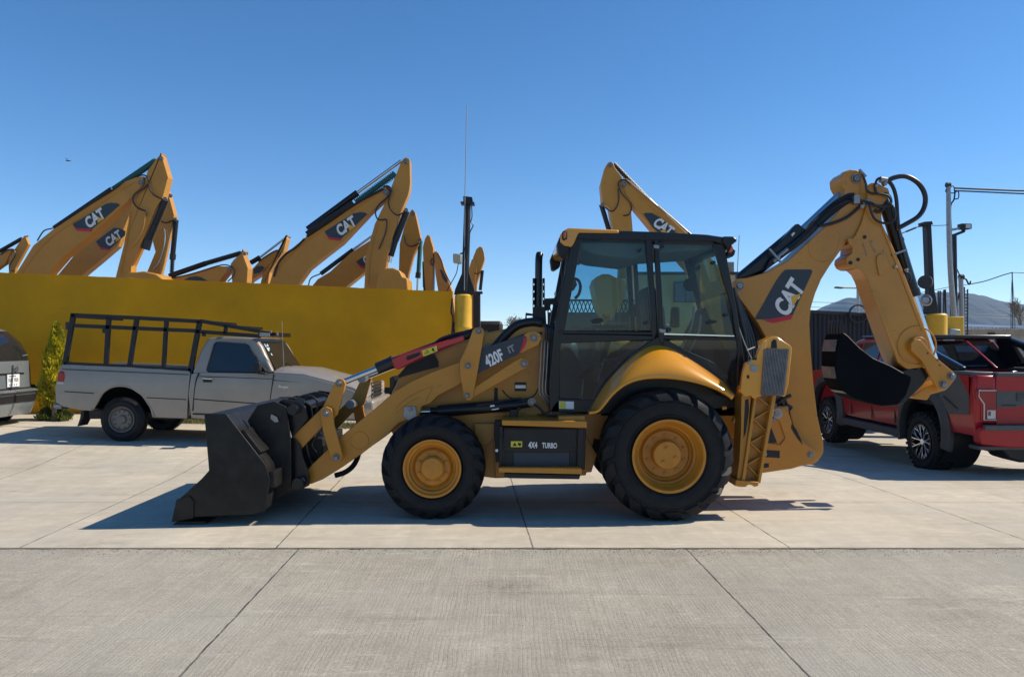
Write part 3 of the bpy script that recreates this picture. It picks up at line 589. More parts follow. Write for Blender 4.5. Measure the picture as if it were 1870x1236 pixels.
# ---- side box with steps
sb = plate('battery_box', [(919, 780), (1070, 780), (1068, 858), (914, 856)], 7.30, .42, 'blk', bevel=.008)[0]
m = MB().px([(921, 783), (1053, 783), (1053, 818), (921, 816)], 7.285, .02).px([(921, 824), (937, 824), (937, 851), (921, 851)], 7.292, .02).px([(1040, 824), (1053, 824), (1053, 853), (1040, 853)], 7.292, .02); m.build('box_cover', 'blkm', sb, bevel=.004)
MB().px([(938, 826), (1039, 826), (1039, 851), (938, 851)], 7.295, .02).build('box_panel', mat('dark_blue_plastic', (.012, .028, .045), .45), sb, bevel=.003)
MB().px([(1056, 782), (1066, 782), (1064, 860), (1054, 860)], 7.26, .05).px([(912, 778), (918, 778), (918, 858), (911, 858)], 7.28, .05).build('box_post', 'blkm', sb, bevel=.004)
text('4X4', W(973, 812.3, 7.281), .062, -.02, 'white', sb, .62, .03); text('TURBO', W(1003.5, 813.2, 7.281), .055, -.02, 'white', sb, .62, .03)
wl_ = MB().px([(933, 805.5), (953.5, 805.5), (953.5, 816), (933, 816)], 7.282, .003).build('warning_label', 'warn', sb)
MB().px([(936, 814), (940, 807.5), (944, 814)], 7.279, .002).px([(946, 808), (952, 809), (951, 814), (946, 813)], 7.279, .002).build('warning_symbol', 'blkm', wl_)
MB().px([(916.5, 767), (1072, 769), (1072, 781.5), (917, 776.5)], 7.22, .5).build('upper_step', 'yel', sb, bevel=.006)
MB().px([(1020, 760), (1068, 759), (1070, 768.5), (1020, 767)], 7.30, .3).build('step_block', 'yel', sb, bevel=.006)
m = MB().px([(911, 854), (1063, 856), (1062, 865.5), (911, 862)], 7.20, .10)
for i in range(36): m.px([(914+i*4.1, 853), (916+i*4.1, 853), (916+i*4.1, 855), (914+i*4.1, 855)], 7.2, .1)
m.build('lower_step', 'yel', sb, bevel=.0)
plate('step_skirt', [(921, 864), (1060, 867), (1058, 875), (930, 873), (921, 871)], 7.22, .35, 'blkm', parent=sb)
plate('chassis_panel', [(866, 773), (903, 773), (903, 800), (868, 830)], 7.66, .05, 'yel'); plate('frame_clip', [(904.5, 820), (909.5, 820), (909.5, 825), (904.5, 825)], 7.28, .02, 'white')
plate('front_frame_post', [(903, 768), (918, 768), (914, 842), (905, 845), (903, 800)], 7.45, .1, 'blkm')
# ---- rear fenders: swept surface from the outer arch up to the cab side
inner = [(1075, 752), (1094, 752), (1108, 732), (1124, 713), (1143, 699), (1166, 690), (1196, 687), (1228, 688), (1262, 693), (1295, 702), (1322, 714), (1338, 726)]
outer = [(1074, 751), (1078, 748), (1092, 722), (1108, 698), (1128, 675), (1152, 652), (1180, 632), (1206, 626.5), (1240, 640), (1280, 668), (1316, 694), (1336, 716)]
inner[0] = (1076, 752)
def fender():
    rows = []
    for (ix, iy), (ox, oy) in zip(inner, outer):
        a = W(ix, iy, 7.17); b = W(ox, oy, 7.50); a0 = a+Vector((0, .05, -.03)); row = [a0, a+Vector((0, .003, -.012))]
        for t_ in (0, .12, .3, .5, .7, .86, 1):
            p = a.lerp(b, t_); n_ = Vector(((p.x-1.5), 0, p.z-.55)).normalized()
            # bulge: comes up quickly at the outer edge and rolls over inwards
            yy = a.y+(b.y-a.y)*(t_**1.9); p.y = yy; rows_ = p; row.append(p)
        row.append(b+Vector((0, .12, .0)))
        rows.append(row)
    return MB().loft(rows, cap=False)
f_ = fender()
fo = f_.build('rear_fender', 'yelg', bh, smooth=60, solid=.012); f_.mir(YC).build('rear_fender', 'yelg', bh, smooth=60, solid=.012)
for o in [x for x in bh.children if x.name.startswith('rear_fender')]:
    sm = o.modifiers.new('subd', 'SUBSURF'); sm.levels = sm.render_levels = 2; o.modifiers.move(1, 0)
wa = [(1070, 756), (1096, 756), (1110, 735), (1126, 716), (1145, 702), (1168, 693), (1196, 690), (1228, 691), (1262, 696), (1295, 705), (1322, 717), (1345, 740), (1352, 700), (1300, 660), (1240, 634), (1196, 626), (1140, 645), (1090, 700)]
plate('wheel_arch_liner', wa, 7.62, .03, 'blkm', True)
arch = MB(); ai = [W(px, py+3, 7.22) for px, py in inner[1:]]
arch.loft([[p, p+Vector((0, .62, 0)), p+Vector((0, .62, .05)), p+Vector((0, .0, .02))] for p in ai]); arch.build('fender_underside', 'blkm', bh); arch.mir(YC).build('fender_underside', 'blkm', bh)
plate('dark_arch_block', [(1096, 760), (1110, 705), (1196, 655), (1300, 690), (1350, 720), (1350, 760)], 7.72, .86, 'hose')  # dark block added so the gap between fender and tyre stays dark
# ---- cab
YL, YR = 7.50, 8.84
cab = MB().px([(1046, 424), (1066, 424), (1062, 440), (1031, 603), (1022, 640), (1022, 752), (1003, 752), (1003, 700), (1011, 610), (1018, 570)], YL, .05)
cab.px([(1062, 424), (1325, 438), (1327, 448), (1062, 436)], YL, .05)
cab.px([(1178, 431), (1190, 431), (1200, 604), (1192, 626), (1190, 600)], YL-.012, .05); cab.px([(1194, 432), (1203, 432), (1214, 615), (1212, 628), (1204, 626)], YL-.012, .05)
cab.px([(1300, 440), (1322, 441), (1345, 560), (1366, 700), (1362, 722), (1346, 722), (1348, 640), (1336, 560)], YL, .05)
cab.px([(1020, 603), (1200, 606), (1200, 612), (1018, 609)], YL-.004, .04); cab.px([(1018, 609), (1140, 611), (1196, 613), (1192, 621), (1110, 624), (1018, 627)], YL-.001, .03)
cab.px([(1022, 727), (1090, 730), (1083, 748), (1076, 753), (1003, 752), (1010, 740)], YL, .04)
cab.px([(1206, 612), (1212, 628), (1165, 655), (1122, 698), (1088, 740), (1076, 753), (1072, 750), (1106, 694), (1150, 648), (1188, 622)], YL-.006, .03)
cab.px([(1210, 620), (1222, 622), (1260, 645), (1300, 676), (1350, 716), (1352, 726), (1334, 716), (1290, 682), (1240, 646), (1208, 630)], YL-.003, .03)
cab.px([(1210, 612), (1350, 616), (1350, 621), (1222, 620), (1210, 618)], YL, .03)
mirr = cab.mir((YL+YR)/2); cf = cab.build('cab_frame', 'blk', bh, bevel=.008); mirr.build('cab_frame', 'blk', bh, bevel=.008)
MB().px([(1213, 608.5), (1341, 612.5), (1341, 614.5), (1213, 611)], YL-.012, .012).build('sill_highlight', 'chrome', cf)  # thin chrome strip drawn as the silvery highlight along the rear sill
# cross members, roof, windscreen
def span(name, pts, m_, y0=YL+.05, y1=YR-.05, bev=.006, par=bh): return MB().poly(XZ(pts, YL), y0, y1).build(name, m_, par, bevel=bev)
rf = MB().poly(XZ([(1040, 430), (1046, 423), (1130, 422), (1200, 424), (1290, 429), (1331, 435), (1343, 440), (1338, 447), (1322, 447), (1300, 441), (1060, 437)], YL), YL-.02, YR+.02).build('cab_roof', 'blk', bh, bevel=.01)
MB().poly(XZ([(1062, 438), (1300, 442), (1302, 452), (1200, 459), (1160, 470), (1090, 462), (1062, 452)], YL), YL+.12, YR-.12).build('headliner', 'head', rf, bevel=.02)
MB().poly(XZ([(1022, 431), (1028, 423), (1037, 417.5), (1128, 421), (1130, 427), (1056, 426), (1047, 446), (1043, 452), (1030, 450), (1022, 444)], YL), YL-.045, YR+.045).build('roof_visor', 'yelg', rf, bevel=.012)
for yy in (YL-.06, YR-.04):
    MB().poly(XZ([(1026.5, 424), (1035, 424), (1035, 438), (1028, 441), (1025.5, 437)], YL), yy, yy+.11).build('roof_work_light', 'blkm', rf, bevel=.006)
    MB().poly(XZ([(1028, 426), (1032.5, 425.5), (1032.5, 436), (1028.5, 438)], YL), yy-.005, yy+.05).build('marker_lens', 'olamp', rf, bevel=.003)
    MB().poly(XZ([(1017, 446), (1022, 433), (1027, 441), (1030, 450), (1040, 452), (1038, 462), (1026, 470), (1020, 468)], YL), yy+.02, yy+.2).build('roof_work_light', 'blkm', rf, bevel=.01)
    MB().poly(XZ([(1318, 433), (1336, 433), (1343, 438), (1343, 442), (1334, 448), (1331, 456), (1324, 452), (1318, 442)], YL), yy+.01, yy+.25).build('rear_work_light', 'blk', rf, bevel=.01)
    MB().poly(XZ([(1333, 449), (1336, 455), (1333, 462), (1328, 462)], YL), yy-.003, yy+.06).build('indicator_lens', 'olamp', rf, bevel=.003)
    MB().poly(XZ([(1335, 452), (1342, 458), (1340, 466), (1336, 470), (1327, 467), (1330, 462)], YL), yy+.03, yy+.2).build('rear_work_light', 'blkm', rf, bevel=.008)
m = MB(); m.tube([W(x, y, YL-.01) for x, y in ((1030, 466), (1025, 490), (1026, 515), (1020, 540), (1021, 565), (1012, 590))], .006, 6); m.tube([W(x, y, YL-.02) for x, y in ((1034, 466), (1030, 500), (1023, 545), (1016, 580))], .006, 6); m.build('lamp_cable', 'hose', rf)
m = MB(); m.px([(1012, 537), (1014, 532), (1016, 533), (1015, 542)], YL-.02, .03); m.build('door_bracket', 'steel', cf)
span('windscreen_frame', [(1044, 440), (1062, 440), (1060, 452), (1041, 452)], 'blk'); span('dashboard', [(1008, 640), (1040, 632), (1060, 660), (1060, 748), (1006, 748)], 'blkm', bev=.02)
span('rear_crossbar', [(1318, 445), (1326, 445), (1329, 458), (1321, 458)], 'blk'); span('cab_floor', [(1004, 738), (1080, 738), (1080, 752), (1004, 752)], 'blkm')
span('rear_sill', [(1335, 640), (1352, 640), (1362, 722), (1340, 722)], 'blkm'); 
gl = [[(1062, 436), (1178, 434), (1190, 603), (1031, 603)], [(1203, 437), (1300, 441), (1341, 612), (1214, 612)], [(1022, 626), (1110, 624), (1188, 622), (1150, 650), (1106, 696), (1080, 742), (1022, 730)], [(1224, 620), (1348, 620), (1350, 715), (1300, 678), (1260, 646)]]
for i, g_ in enumerate(gl):
    for y in (YL+.02, YR-.02):
        MB().face([(x, y, z) for x, z in XZ(g_, YL)]).build('cab_glass', 'cglass', cf, recalc=False)
a, b = XZ([(1052, 440), (1016, 640)], YL); MB().face([(a[0], YL+.05, a[1]), (a[0], YR-.05, a[1]), (b[0], YR-.05, b[1]), (b[0], YL+.05, b[1])]).build('windscreen', 'cglass', cf, recalc=False)
a, b = XZ([(1320, 447), (1350, 640)], YL); MB().face([(a[0], YL+.05, a[1]), (a[0], YR-.05, a[1]), (b[0], YR-.05, b[1]), (b[0], YL+.05, b[1])]).build('rear_window', 'cglass', cf, recalc=False)
# window clips, handles, hinges
m = MB()
for x, y, r in ((1168, 457, 3), (1208, 450, 4), (1302, 480, 3.4), (1325, 575, 3.2), (1221, 602, 4), (1180, 589, 3.4), (1178, 433, 2)): q = W(x, y, YL-.005); m.cyl(q-Vector((0, .03, 0)), q+Vector((0, .03, 0)), r/180, r/170, 16)
m.px([(1080, 585), (1085, 581), (1100, 581), (1102, 586), (1096, 590), (1084, 590)], YL-.03, .05); m.px([(1292, 588), (1297, 584), (1308, 585), (1310, 588), (1303, 591), (1295, 591)], YL-.03, .05)
m.build('window_clip', 'blk', cf, smooth=50)
MB().px([(1194, 447), (1204, 448), (1204, 454), (1194, 453)], YL-.03, .03).px([(1204, 600), (1216, 602), (1215, 608), (1205, 607)], YL-.03, .03).build('door_hinge', 'steel', cf)
# interior: seat, steering column, wheel, levers, door mirror
seat = thing  # (kept simple: parts of the machine)
MB().poly(XZ([(1150, 640), (1205, 632), (1222, 644), (1222, 668), (1150, 672)], YL), 7.95, 8.45).poly(XZ([(1192, 520), (1210, 512), (1232, 560), (1236, 640), (1214, 645), (1200, 600)], YL), 7.97, 8.43).build('operator_seat', 'seat', bh, bevel=.03)
c = W(1232, 590, YL); MB().tube([W(1075, 700, 8.1), W(1105, 640, 8.1), W(1118, 600, 8.1)], .03, 10, 3).lathe([(-.015, .17), (0, .185), (.015, .17), (0, .155)], (W(1115, 596, 8.1).x, 8.2, W(1115, 596, 8.1).z), 32, close=True, axis='Z').build('steering_column', 'seat', bh)
MB().tube([W(1085, 735, 7.9), W(1094, 690, 7.9), W(1102, 660, 7.9)], .010, 8, 2).tube([W(1060, 735, 7.8), W(1065, 690, 7.8)], .012, 8, 1).tube([W(1240, 640, 7.8), W(1262, 600, 7.8), W(1268, 560, 7.8)], .012, 8, 2).tube([W(1255, 650, 8.0), W(1275, 610, 8.0), W(1280, 575, 8.0)], .012, 8, 2).build('control_lever', 'steel', bh)
MB().px([(1228, 560), (1242, 560), (1242, 598), (1226, 598)], 7.9, .1).px([(1262, 610), (1290, 560), (1302, 600), (1330, 640), (1330, 690), (1290, 670), (1262, 648)], 8.1, .4).px([(1148, 556), (1164, 556), (1164, 578), (1150, 578)], 7.7, .06).build('control_console', 'seat', bh, bevel=.02)
MB().tube([W(x, y, YR-.05) for x, y in ((1047, 508), (1056, 512), (1060, 523), (1057, 537), (1050, 545))], .018, 8).px([(1040, 508), (1050, 508), (1054, 520), (1048, 530), (1040, 532)], YR-.1, .06).build('grab_handle', 'blkm', bh)
m = MB(); q = W(1260, 520, 8.3); m.lathe([(-.01, 0), (-.01, .075), (.01, .075), (.01, 0)], q, 24).tube([q+Vector((0, 0, .05)), q+Vector((0, 0, .16)), q+Vector((.05, 0, .2))], .012, 6); m.build('interior_mirror', 'seat', bh)
MB().px([(1062, 455), (1072, 470), (1058, 483), (1050, 480)], 8.5, .1).build('sun_visor', 'head', bh, bevel=.01)
MB().poly(XZ([(1060, 690), (1100, 665), (1150, 655), (1200, 650), (1200, 690), (1110, 745), (1040, 745)], YL), 7.9, 8.5).build('dark_cab_mass', 'seat', bh, bevel=.03)  # black mass added inside so the lower door glass looks dark
# ---- label on door
lbd = MB().px([(1021, 732.5), (1048, 733), (1048, 747), (1021, 746)], YL-.004, .003).build('safety_label', 'white', cf); MB().px([(1022, 733.3), (1033, 733.5), (1033, 745.5), (1022, 745)], YL-.007, .002).build('safety_label', 'warn', lbd)
# ---- rear end: hose bundle, swing frame, stabilisers
m = MB()
for i in range(9):
    u = i/8; y = 7.75+.09*i
    m.tube([W(1340+4*u, 525+16*u, y), W(1352+22*u, 575, y), W(1362+36*u, 620, y), W(1365+40*u, 665, y), W(1360+38*u, 715, y), W(1372+30*u, 752, y)], .021, 8, 5)
m.build('boom_hose', 'hose', bh)
plate('boom_hose_shield', [(1338, 530), (1350, 540), (1386, 592), (1406, 632), (1404, 690), (1378, 730), (1350, 730), (1352, 640), (1340, 560)], 8.1, .5, 'blkm')
MB().tube([W(x, y, 7.55) for x, y in ((1336, 552), (1350, 600), (1366, 642), (1378, 665))], .006, 6).tube([W(1363, 640, 7.55), W(1378, 634, 7.6)], .008, 6).build('lock_cable', 'steel', bh)
plate('rear_frame', [(1335, 742), (1440, 742), (1444, 800), (1430, 838), (1385, 862), (1345, 856), (1340, 800)], 7.86, .56, 'yel', bevel=.01)
sf = [(1392, 806), (1425, 812), (1434, 800), (1424, 770), (1402, 752), (1412, 742), (1432, 744), (1441, 756), (1446, 772), (1452, 790), (1468, 808), (1488, 822), (1495, 832), (1490, 842), (1480, 847), (1462, 851), (1445, 856), (1430, 858), (1383, 865), (1384, 806)]
swf = plate('swing_frame', sf, 7.84, .12, 'yel', bevel=.008)[0]
MB().poly(XZ(sf, 7.84), 8.34, 8.46).build('swing_frame', 'yel', bh, bevel=.008)
m = MB().px([(1402, 768), (1410, 785), (1419, 808), (1398, 809)], 7.835, .02).px([(1392, 821), (1424, 823), (1424, 836), (1390, 834)], 7.835, .02).px([(1446, 774), (1454, 783), (1462, 800), (1466, 812), (1456, 800), (1445, 782)], 7.835, .02); m.build('frame_window', 'blkm', swf)
m = MB().px([(1386, 846), (1404, 846), (1404, 853), (1386, 855)], 7.835, .02); m.build('frame_window', 'blkm', swf)
m = MB().lathe([(0, .03), (0, .055), (.03, .055)], W(1420, 755, 7.80), 20).cyl(W(1420, 755, 7.78), W(1420, 755, 7.9), .03).cyl(W(1392, 828, 7.8), W(1399, 828.5, 7.8), .028).cyl(W(1413, 767, 7.81), W(1413, 767, 7.9), .02).build('swing_pin', 'steel', bh)
m = MB(); 
for pp in (((1425, 730), (1432, 742), (1442, 750)), ((1420, 738), (1430, 728), (1444, 722)), ((1424, 745), (1436, 740), (1446, 745))): m.tube([W(x, y, 8.0) for x, y in pp], .02, 8, 3)
m.px([(1418, 722), (1440, 712), (1452, 752), (1446, 760), (1428, 745)], 8.02, .1); m.build('swing_hose', 'hose', bh)
pin(bh, 1480, 830, 7.84, 6, .02)
# stabilisers
def stab(far):
    def mk(mb): return mb.mir(YC) if far else mb
    Ys = 7.28
    o = mk(MB().px([(1352, 888), (1344, 886), (1350, 842), (1353, 790), (1354, 722), (1358, 706), (1370, 706), (1372, 722), (1366, 790), (1358, 850)], Ys+.03, .22)
      .px([(1378, 722), (1383, 722), (1360, 882), (1354, 882)], Ys, .24).px([(1411, 722), (1418, 722), (1389, 882), (1384, 882)], Ys, .24).px([(1378, 722), (1418, 722), (1389, 880), (1354, 880)], Ys+.10, .03)).build('stabiliser_leg', 'yel', bh, bevel=.004)
    m = MB(); rungs = [(724, 1), (745, 0), (765, 1), (790, 0), (808, 1), (830, 0), (848, 1), (872, 0)]
    for (ya, sa), (yb, sb_) in zip(rungs, rungs[1:]):
        def xx(y, s_): return (1381-(y-722)*.145) if not s_ else (1414-(y-722)*.185)
        m.bar(W(xx(ya, not sa), ya, Ys+.07), W(xx(yb, not sb_), yb, Ys+.07), .05, .012)
    mk(m).build('leg_rib', 'yel', o)
    mk(MB().px([(1344, 876), (1386, 880), (1385, 887), (1378, 889), (1374, 885), (1366, 885), (1362, 889), (1352, 889), (1342, 887)], Ys-.02, .28)).build('leg_foot', 'yel', o, bevel=.006)
    mk(MB().px([(1352, 716), (1357, 680), (1362, 662), (1372, 657), (1380, 656), (1392, 623), (1400, 621), (1393, 722), (1376, 728), (1372, 722), (1360, 724)], Ys-.03, .06)
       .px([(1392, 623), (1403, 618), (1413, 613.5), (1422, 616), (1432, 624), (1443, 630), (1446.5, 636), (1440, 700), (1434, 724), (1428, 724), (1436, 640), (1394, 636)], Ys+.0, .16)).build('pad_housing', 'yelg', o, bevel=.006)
    m = MB().px([(1408, 636), (1409, 624), (1413, 619.5), (1418, 621), (1419, 636)], Ys-.004, .01).px([(1374, 652), (1382, 652.5), (1382, 657.5), (1374, 657)], Ys-.034, .01).px([(1364, 686), (1367, 684), (1369, 688), (1367, 692), (1364, 690)], Ys-.034, .01).px([(1361, 730), (1367, 728), (1368, 750), (1362, 790), (1358, 800), (1359, 770)], Ys+.026, .01)
    mk(m).build('housing_hole', 'blkm', o)
    m = MB(); nb = 15
    for i in range(nb):
        u0, u1 = i/nb, (i+.62)/nb
        m.px([(1397+43*u0, 637.5), (1397+43*u1, 637.5), (1391+40*u1, 721), (1391+40*u0, 721)], Ys-.055, .03)
    m.px([(1396, 637), (1441, 637), (1432, 722), (1390, 722)], Ys-.03, .04); mk(m).build('street_pad', 'grey', o, bevel=.0)
    mk(MB().cyl(W(1377, 673, Ys-.05), W(1377, 673, Ys+.1), .035).cyl(W(1369, 663, Ys-.05), W(1369, 663, Ys+.1), .018)).build('stabiliser_pin', 'steel', o)
    mk(MB().cyl(W(1340, 772, Ys+.25), W(1352, 748, Ys+.25), .03).cyl(W(1318, 745, Ys+.2), W(1326, 744, Ys+.2), .02)).build('stabiliser_valve', 'yelg', o)
stab(0); stab(1)
# ---- boom
BY, BT = 8.00, .30
boom = [(1340, 532), (1335, 524), (1337, 515), (1345, 509), (1365, 507), (1400, 497), (1440, 475), (1475, 443), (1505, 415), (1528, 390), (1541, 372), (1545, 350), (1537, 335), (1536, 322), (1543, 314), (1552, 310.5), (1564, 310.5), (1574, 315), (1579, 324), (1580, 335), (1590, 350), (1597, 372), (1600, 390), (1590, 412), (1572, 426), (1556, 436), (1545, 443), (1532, 462), (1515, 486), (1500, 510), (1489, 536), (1481, 562), (1478.5, 590), (1481, 640), (1486, 700), (1493, 760), (1504, 808), (1504, 826), (1494, 842), (1482, 849), (1470, 838), (1455, 800), (1440, 745), (1424, 690), (1406, 630), (1385, 592), (1362, 560)]
bo = plate('boom', boom, BY, BT, 'yel', bevel=.008)[0]
MB().px([(1378, 583), (1415, 517), (1425, 502), (1433, 493), (1440, 492), (1481, 492), (1484, 496), (1448, 575), (1440, 580), (1397, 583)], BY-.004, .003).build('decal_panel', 'decal', bo)
dp = [x for x in bo.children][-1]
MB().px([(1391, 583.5), (1398, 584), (1449, 574), (1445, 583), (1412, 590), (1403, 588)], BY-.007, .003).build('decal_stripe', 'redst', dp)
text('CAT', W(1441, 543, BY-.009), .205, 1.02, 'white', dp, .74, .045, skew=.12)
MB().px([(1445, 541), (1463, 536), (1448, 560)], BY-.013, .002).build('decal_triangle', 'tri', dp)
m = MB(); m.tube([W(x, y, BY) for x, y in ((1478, 440), (1477, 458), (1485, 472), (1500, 478), (1515, 475), (1526, 462), (1533, 440), (1534, 428), (1528, 422))], .004, 6)
m.tube([W(x, y, BY) for x, y in ((1572, 330), (1570, 350), (1562, 362), (1560, 372))], .004, 6); m.build('weld_bead', 'yel', bo)
pin(bh, 1350, 522, BY, 8, .035); pin(bh, 1563, 326.5, BY, 8.5, .035); pin(bh, 1611, 349, BY+.02, 6.5, .03)
# boom nose second cheek and boom cylinders
MB().px([(1539, 342), (1534, 326), (1540, 314), (1554, 309.5), (1560, 312), (1550, 330)], BY+.3, .06).build('boom_cheek', 'yel', bo, bevel=.005)
o = MB().cyl(W(1352, 514, 8.16), W(1462, 422, 8.16), .088, n=28).cyl(W(1455, 428, 8.16), W(1463, 421, 8.16), .094, n=28).build('boom_cylinder', 'blk', bh, bevel=.004)
MB().cyl(W(1462, 422, 8.16), W(1556, 334, 8.16), .038, n=20).build('cylinder_rod', 'chrome', o)
plate('cylinder_shield', [(1340, 512), (1420, 447), (1452, 412), (1458, 408), (1472, 420), (1445, 450), (1398, 492), (1362, 506)], 8.05, .1, 'blk', parent=o, bevel=.01)
MB().px([(1445, 428), (1450, 424), (1452, 426), (1447, 432)], 8.045, .01).build('cylinder_label', 'white', o)
m = MB()
for i in range(5):
    m.tube([W(1398+i*2, 492-i*4, 8.0), W(1430+i*2, 468-i*4, 8.0), W(1470+i*2, 438-i*5, 8.0), W(1510, 400-i*5, 8.0), W(1545, 373-i*4, 8.0), W(1560, 366-i*3, 8.0)], .012, 8)
m.tube([W(x, y, 7.96) for x, y in ((1495, 413), (1520, 408), (1545, 398), (1562, 385), (1572, 375))], .017, 8)
m.tube([W(x, y, 7.97) for x, y in ((1422, 470), (1455, 446), (1490, 412), (1525, 378), (1560, 364))], .010, 8)
m.build('boom_hose', 'hose', bh)
m = MB(); 
for x, y in ((1412, 478), (1420, 470), (1428, 464)): m.cyl(W(x, y, 7.98), W(x+10, y-9, 7.98), .022)
m.bar(W(1405, 455, 7.96), W(1425, 478, 7.96), .03, .02); m.build('hose_fitting', 'steel', bh)
m = MB().px([(1560, 357), (1570, 356), (1571, 371), (1560, 372)], 7.93, .08); m.cyl(W(1575, 377, 7.93), W(1575, 377, 8.0), .022).px([(1575, 366), (1590, 363), (1592, 372), (1578, 376)], 7.95, .05); m.build('hose_block', 'steel', bh, bevel=.003)
# hoses round the nose
m = MB(); P = lambda pts, Y: [W(x, y, Y) for x, y in pts]
m.tube(P([(1618, 332), (1632, 325), (1648, 322), (1662, 325), (1677, 335), (1687, 350), (1690, 366), (1686, 383), (1675, 397), (1655, 409), (1640, 417)], 7.98), .026, 10)
m.tube(P([(1612, 330), (1624, 333), (1632, 345), (1637, 365), (1639, 395), (1641, 420)], 7.99), .020, 10)
m.tube(P([(1575, 318), (1581, 335), (1583, 347), (1592, 353), (1608, 354), (1622, 358), (1627, 368), (1620, 376), (1600, 376), (1582, 371)], 7.93), .013, 8)
m.tube(P([(1588, 374), (1592, 390), (1600, 402), (1616, 408), (1630, 404), (1635, 392), (1632, 380), (1624, 370)], 7.92), .013, 8)
m.tube(P([(1570, 366), (1590, 370), (1604, 378), (1620, 378), (1628, 370), (1625, 358), (1616, 352)], 7.94), .011, 8)
m.tube(P([(1597, 384), (1605, 387), (1612, 382), (1614, 374)], 7.95), .018, 8)
m.tube(P([(1600, 352), (1598, 340), (1602, 328), (1612, 324)], 7.96), .013, 8)
m.build('nose_hose', 'hose', bh)
m = MB(); m.cyl(W(1607, 328, 7.95), W(1619, 330, 7.95), .035).cyl(W(1612, 336, 7.94), W(1617, 334, 7.94), .03).bar(W(1569, 310, 7.97), W(1581, 323, 7.97), .03, .02).cyl(W(1600, 337, 7.93), W(1602, 341, 7.93), .02); m.build('hose_fitting', 'steel', bh)
# ---- stick
SY, ST = 8.03, .24
stick = [(1585, 352), (1586, 338), (1592, 334), (1603, 334), (1612, 340), (1622, 344), (1625, 352), (1620, 362), (1612, 375), (1610, 395), (1612, 412), (1622, 430), (1634, 458), (1646, 486), (1658, 516), (1670, 548), (1684, 584), (1697, 620), (1702, 645), (1690, 668), (1672, 676), (1655, 673), (1640, 662), (1630, 640), (1621, 616), (1606, 574), (1592, 535), (1584, 512), (1577, 498), (1568, 490), (1557, 490), (1549, 486), (1545, 478), (1546, 470), (1556, 462), (1557, 452), (1551, 446), (1553, 438), (1562, 430), (1572, 410), (1580, 385)]
st = plate('stick', stick, SY-.06, ST+.06, 'yel', bevel=.007)[0]
m = MB()
for i in range(26):
    a = (1584.2+i*2.05, 514+i*5.3); m.px([(a[0]-.4, a[1]), (a[0]+3, a[1]-1), (a[0]+4, a[1]+2.5), (a[0]+.4, a[1]+2.6)], SY-.066, .012)
m.build('stick_tooth_rail', 'yel', st)
MB().px([(1592, 532), (1596, 530), (1648, 664), (1640, 662)], SY-.075, .02).px([(1609, 412), (1613, 412), (1690, 604), (1684, 604)], SY-.072, .02).build('stick_edge_strip', 'yel', st, bevel=.003)
m = MB().px([(1602, 467), (1610, 463), (1618, 466), (1624, 485), (1622, 490), (1614, 492), (1612, 504), (1606, 503), (1603, 488), (1601, 478)], SY-.08, .02).px([(1548, 436), (1556, 434), (1562, 446), (1553, 449)], SY-.08, .03); m.build('stick_bracket', 'yel', st, bevel=.004)
m = MB()
for x, y, r in ((1579, 433, 3.4), (1567, 474, 3.2), (1553, 480, 3.6)): q = W(x, y, SY-.062); m.cyl(q-Vector((0, .004, 0)), q+Vector((0, .01, 0)), r/168, n=20)
m.build('stick_hole', 'blkm', st)
m = MB()
for x, y in ((1578, 447), (1599, 458), (1593, 441), (1583, 465), (1614, 458)): q = W(x, y, SY-.062); m.cyl(q-Vector((0, .012, 0)), q, .009, n=8)
m.tube(P([(1576, 445), (1582, 462)], SY-.065), .003, 5, 1); m.tube(P([(1588, 440), (1598, 462)], SY-.065), .003, 5, 1); m.build('stick_bolt', 'steel', st)
q = W(1674, 631, SY-.06); MB().lathe([(0, .215), (-.012, .212), (-.012, .2), (0, .197)], q, 40).cyl(q-Vector((0, .05, 0)), q, .095, n=28).build('stick_boss', 'yel', st, bevel=.004)
pin(bh, 1674, 631, SY-.10, 7.5, .02)
o = MB().cyl(W(1610, 352, 8.10), W(1621, 385, 8.10), .045, n=20).cyl(W(1619, 378, 8.10), W(1667, 535, 8.10), .068, n=24).cyl(W(1665, 528, 8.10), W(1669, 541, 8.10), .076, n=24).cyl(W(1637, 437, 8.1), W(1639, 443, 8.1), .073).build('bucket_cylinder', 'blk', bh)
MB().cyl(W(1667, 538, 8.10), W(1706, 656, 8.10), .038, n=20).build('cylinder_rod', 'chrome', o)
MB().tube(P([(1640, 417), (1645, 440), (1655, 480), (1663, 505), (1660, 515)], 8.02), .014, 8).build('cylinder_line', 'hose', o)
MB().px([(1655, 494), (1664, 500), (1660, 511), (1657, 519), (1652, 512)], 7.98, .04).build('line_guard', 'blk', o, bevel=.004); MB().bar(W(1626, 467, 7.98), W(1656, 456, 7.98), .02, .02).cyl(W(1654, 491, 7.96), W(1656, 495, 7.96), .02).cyl(W(1634, 485, 7.96), W(1636, 490, 7.96), .02).build('line_clamp', 'steel', o)
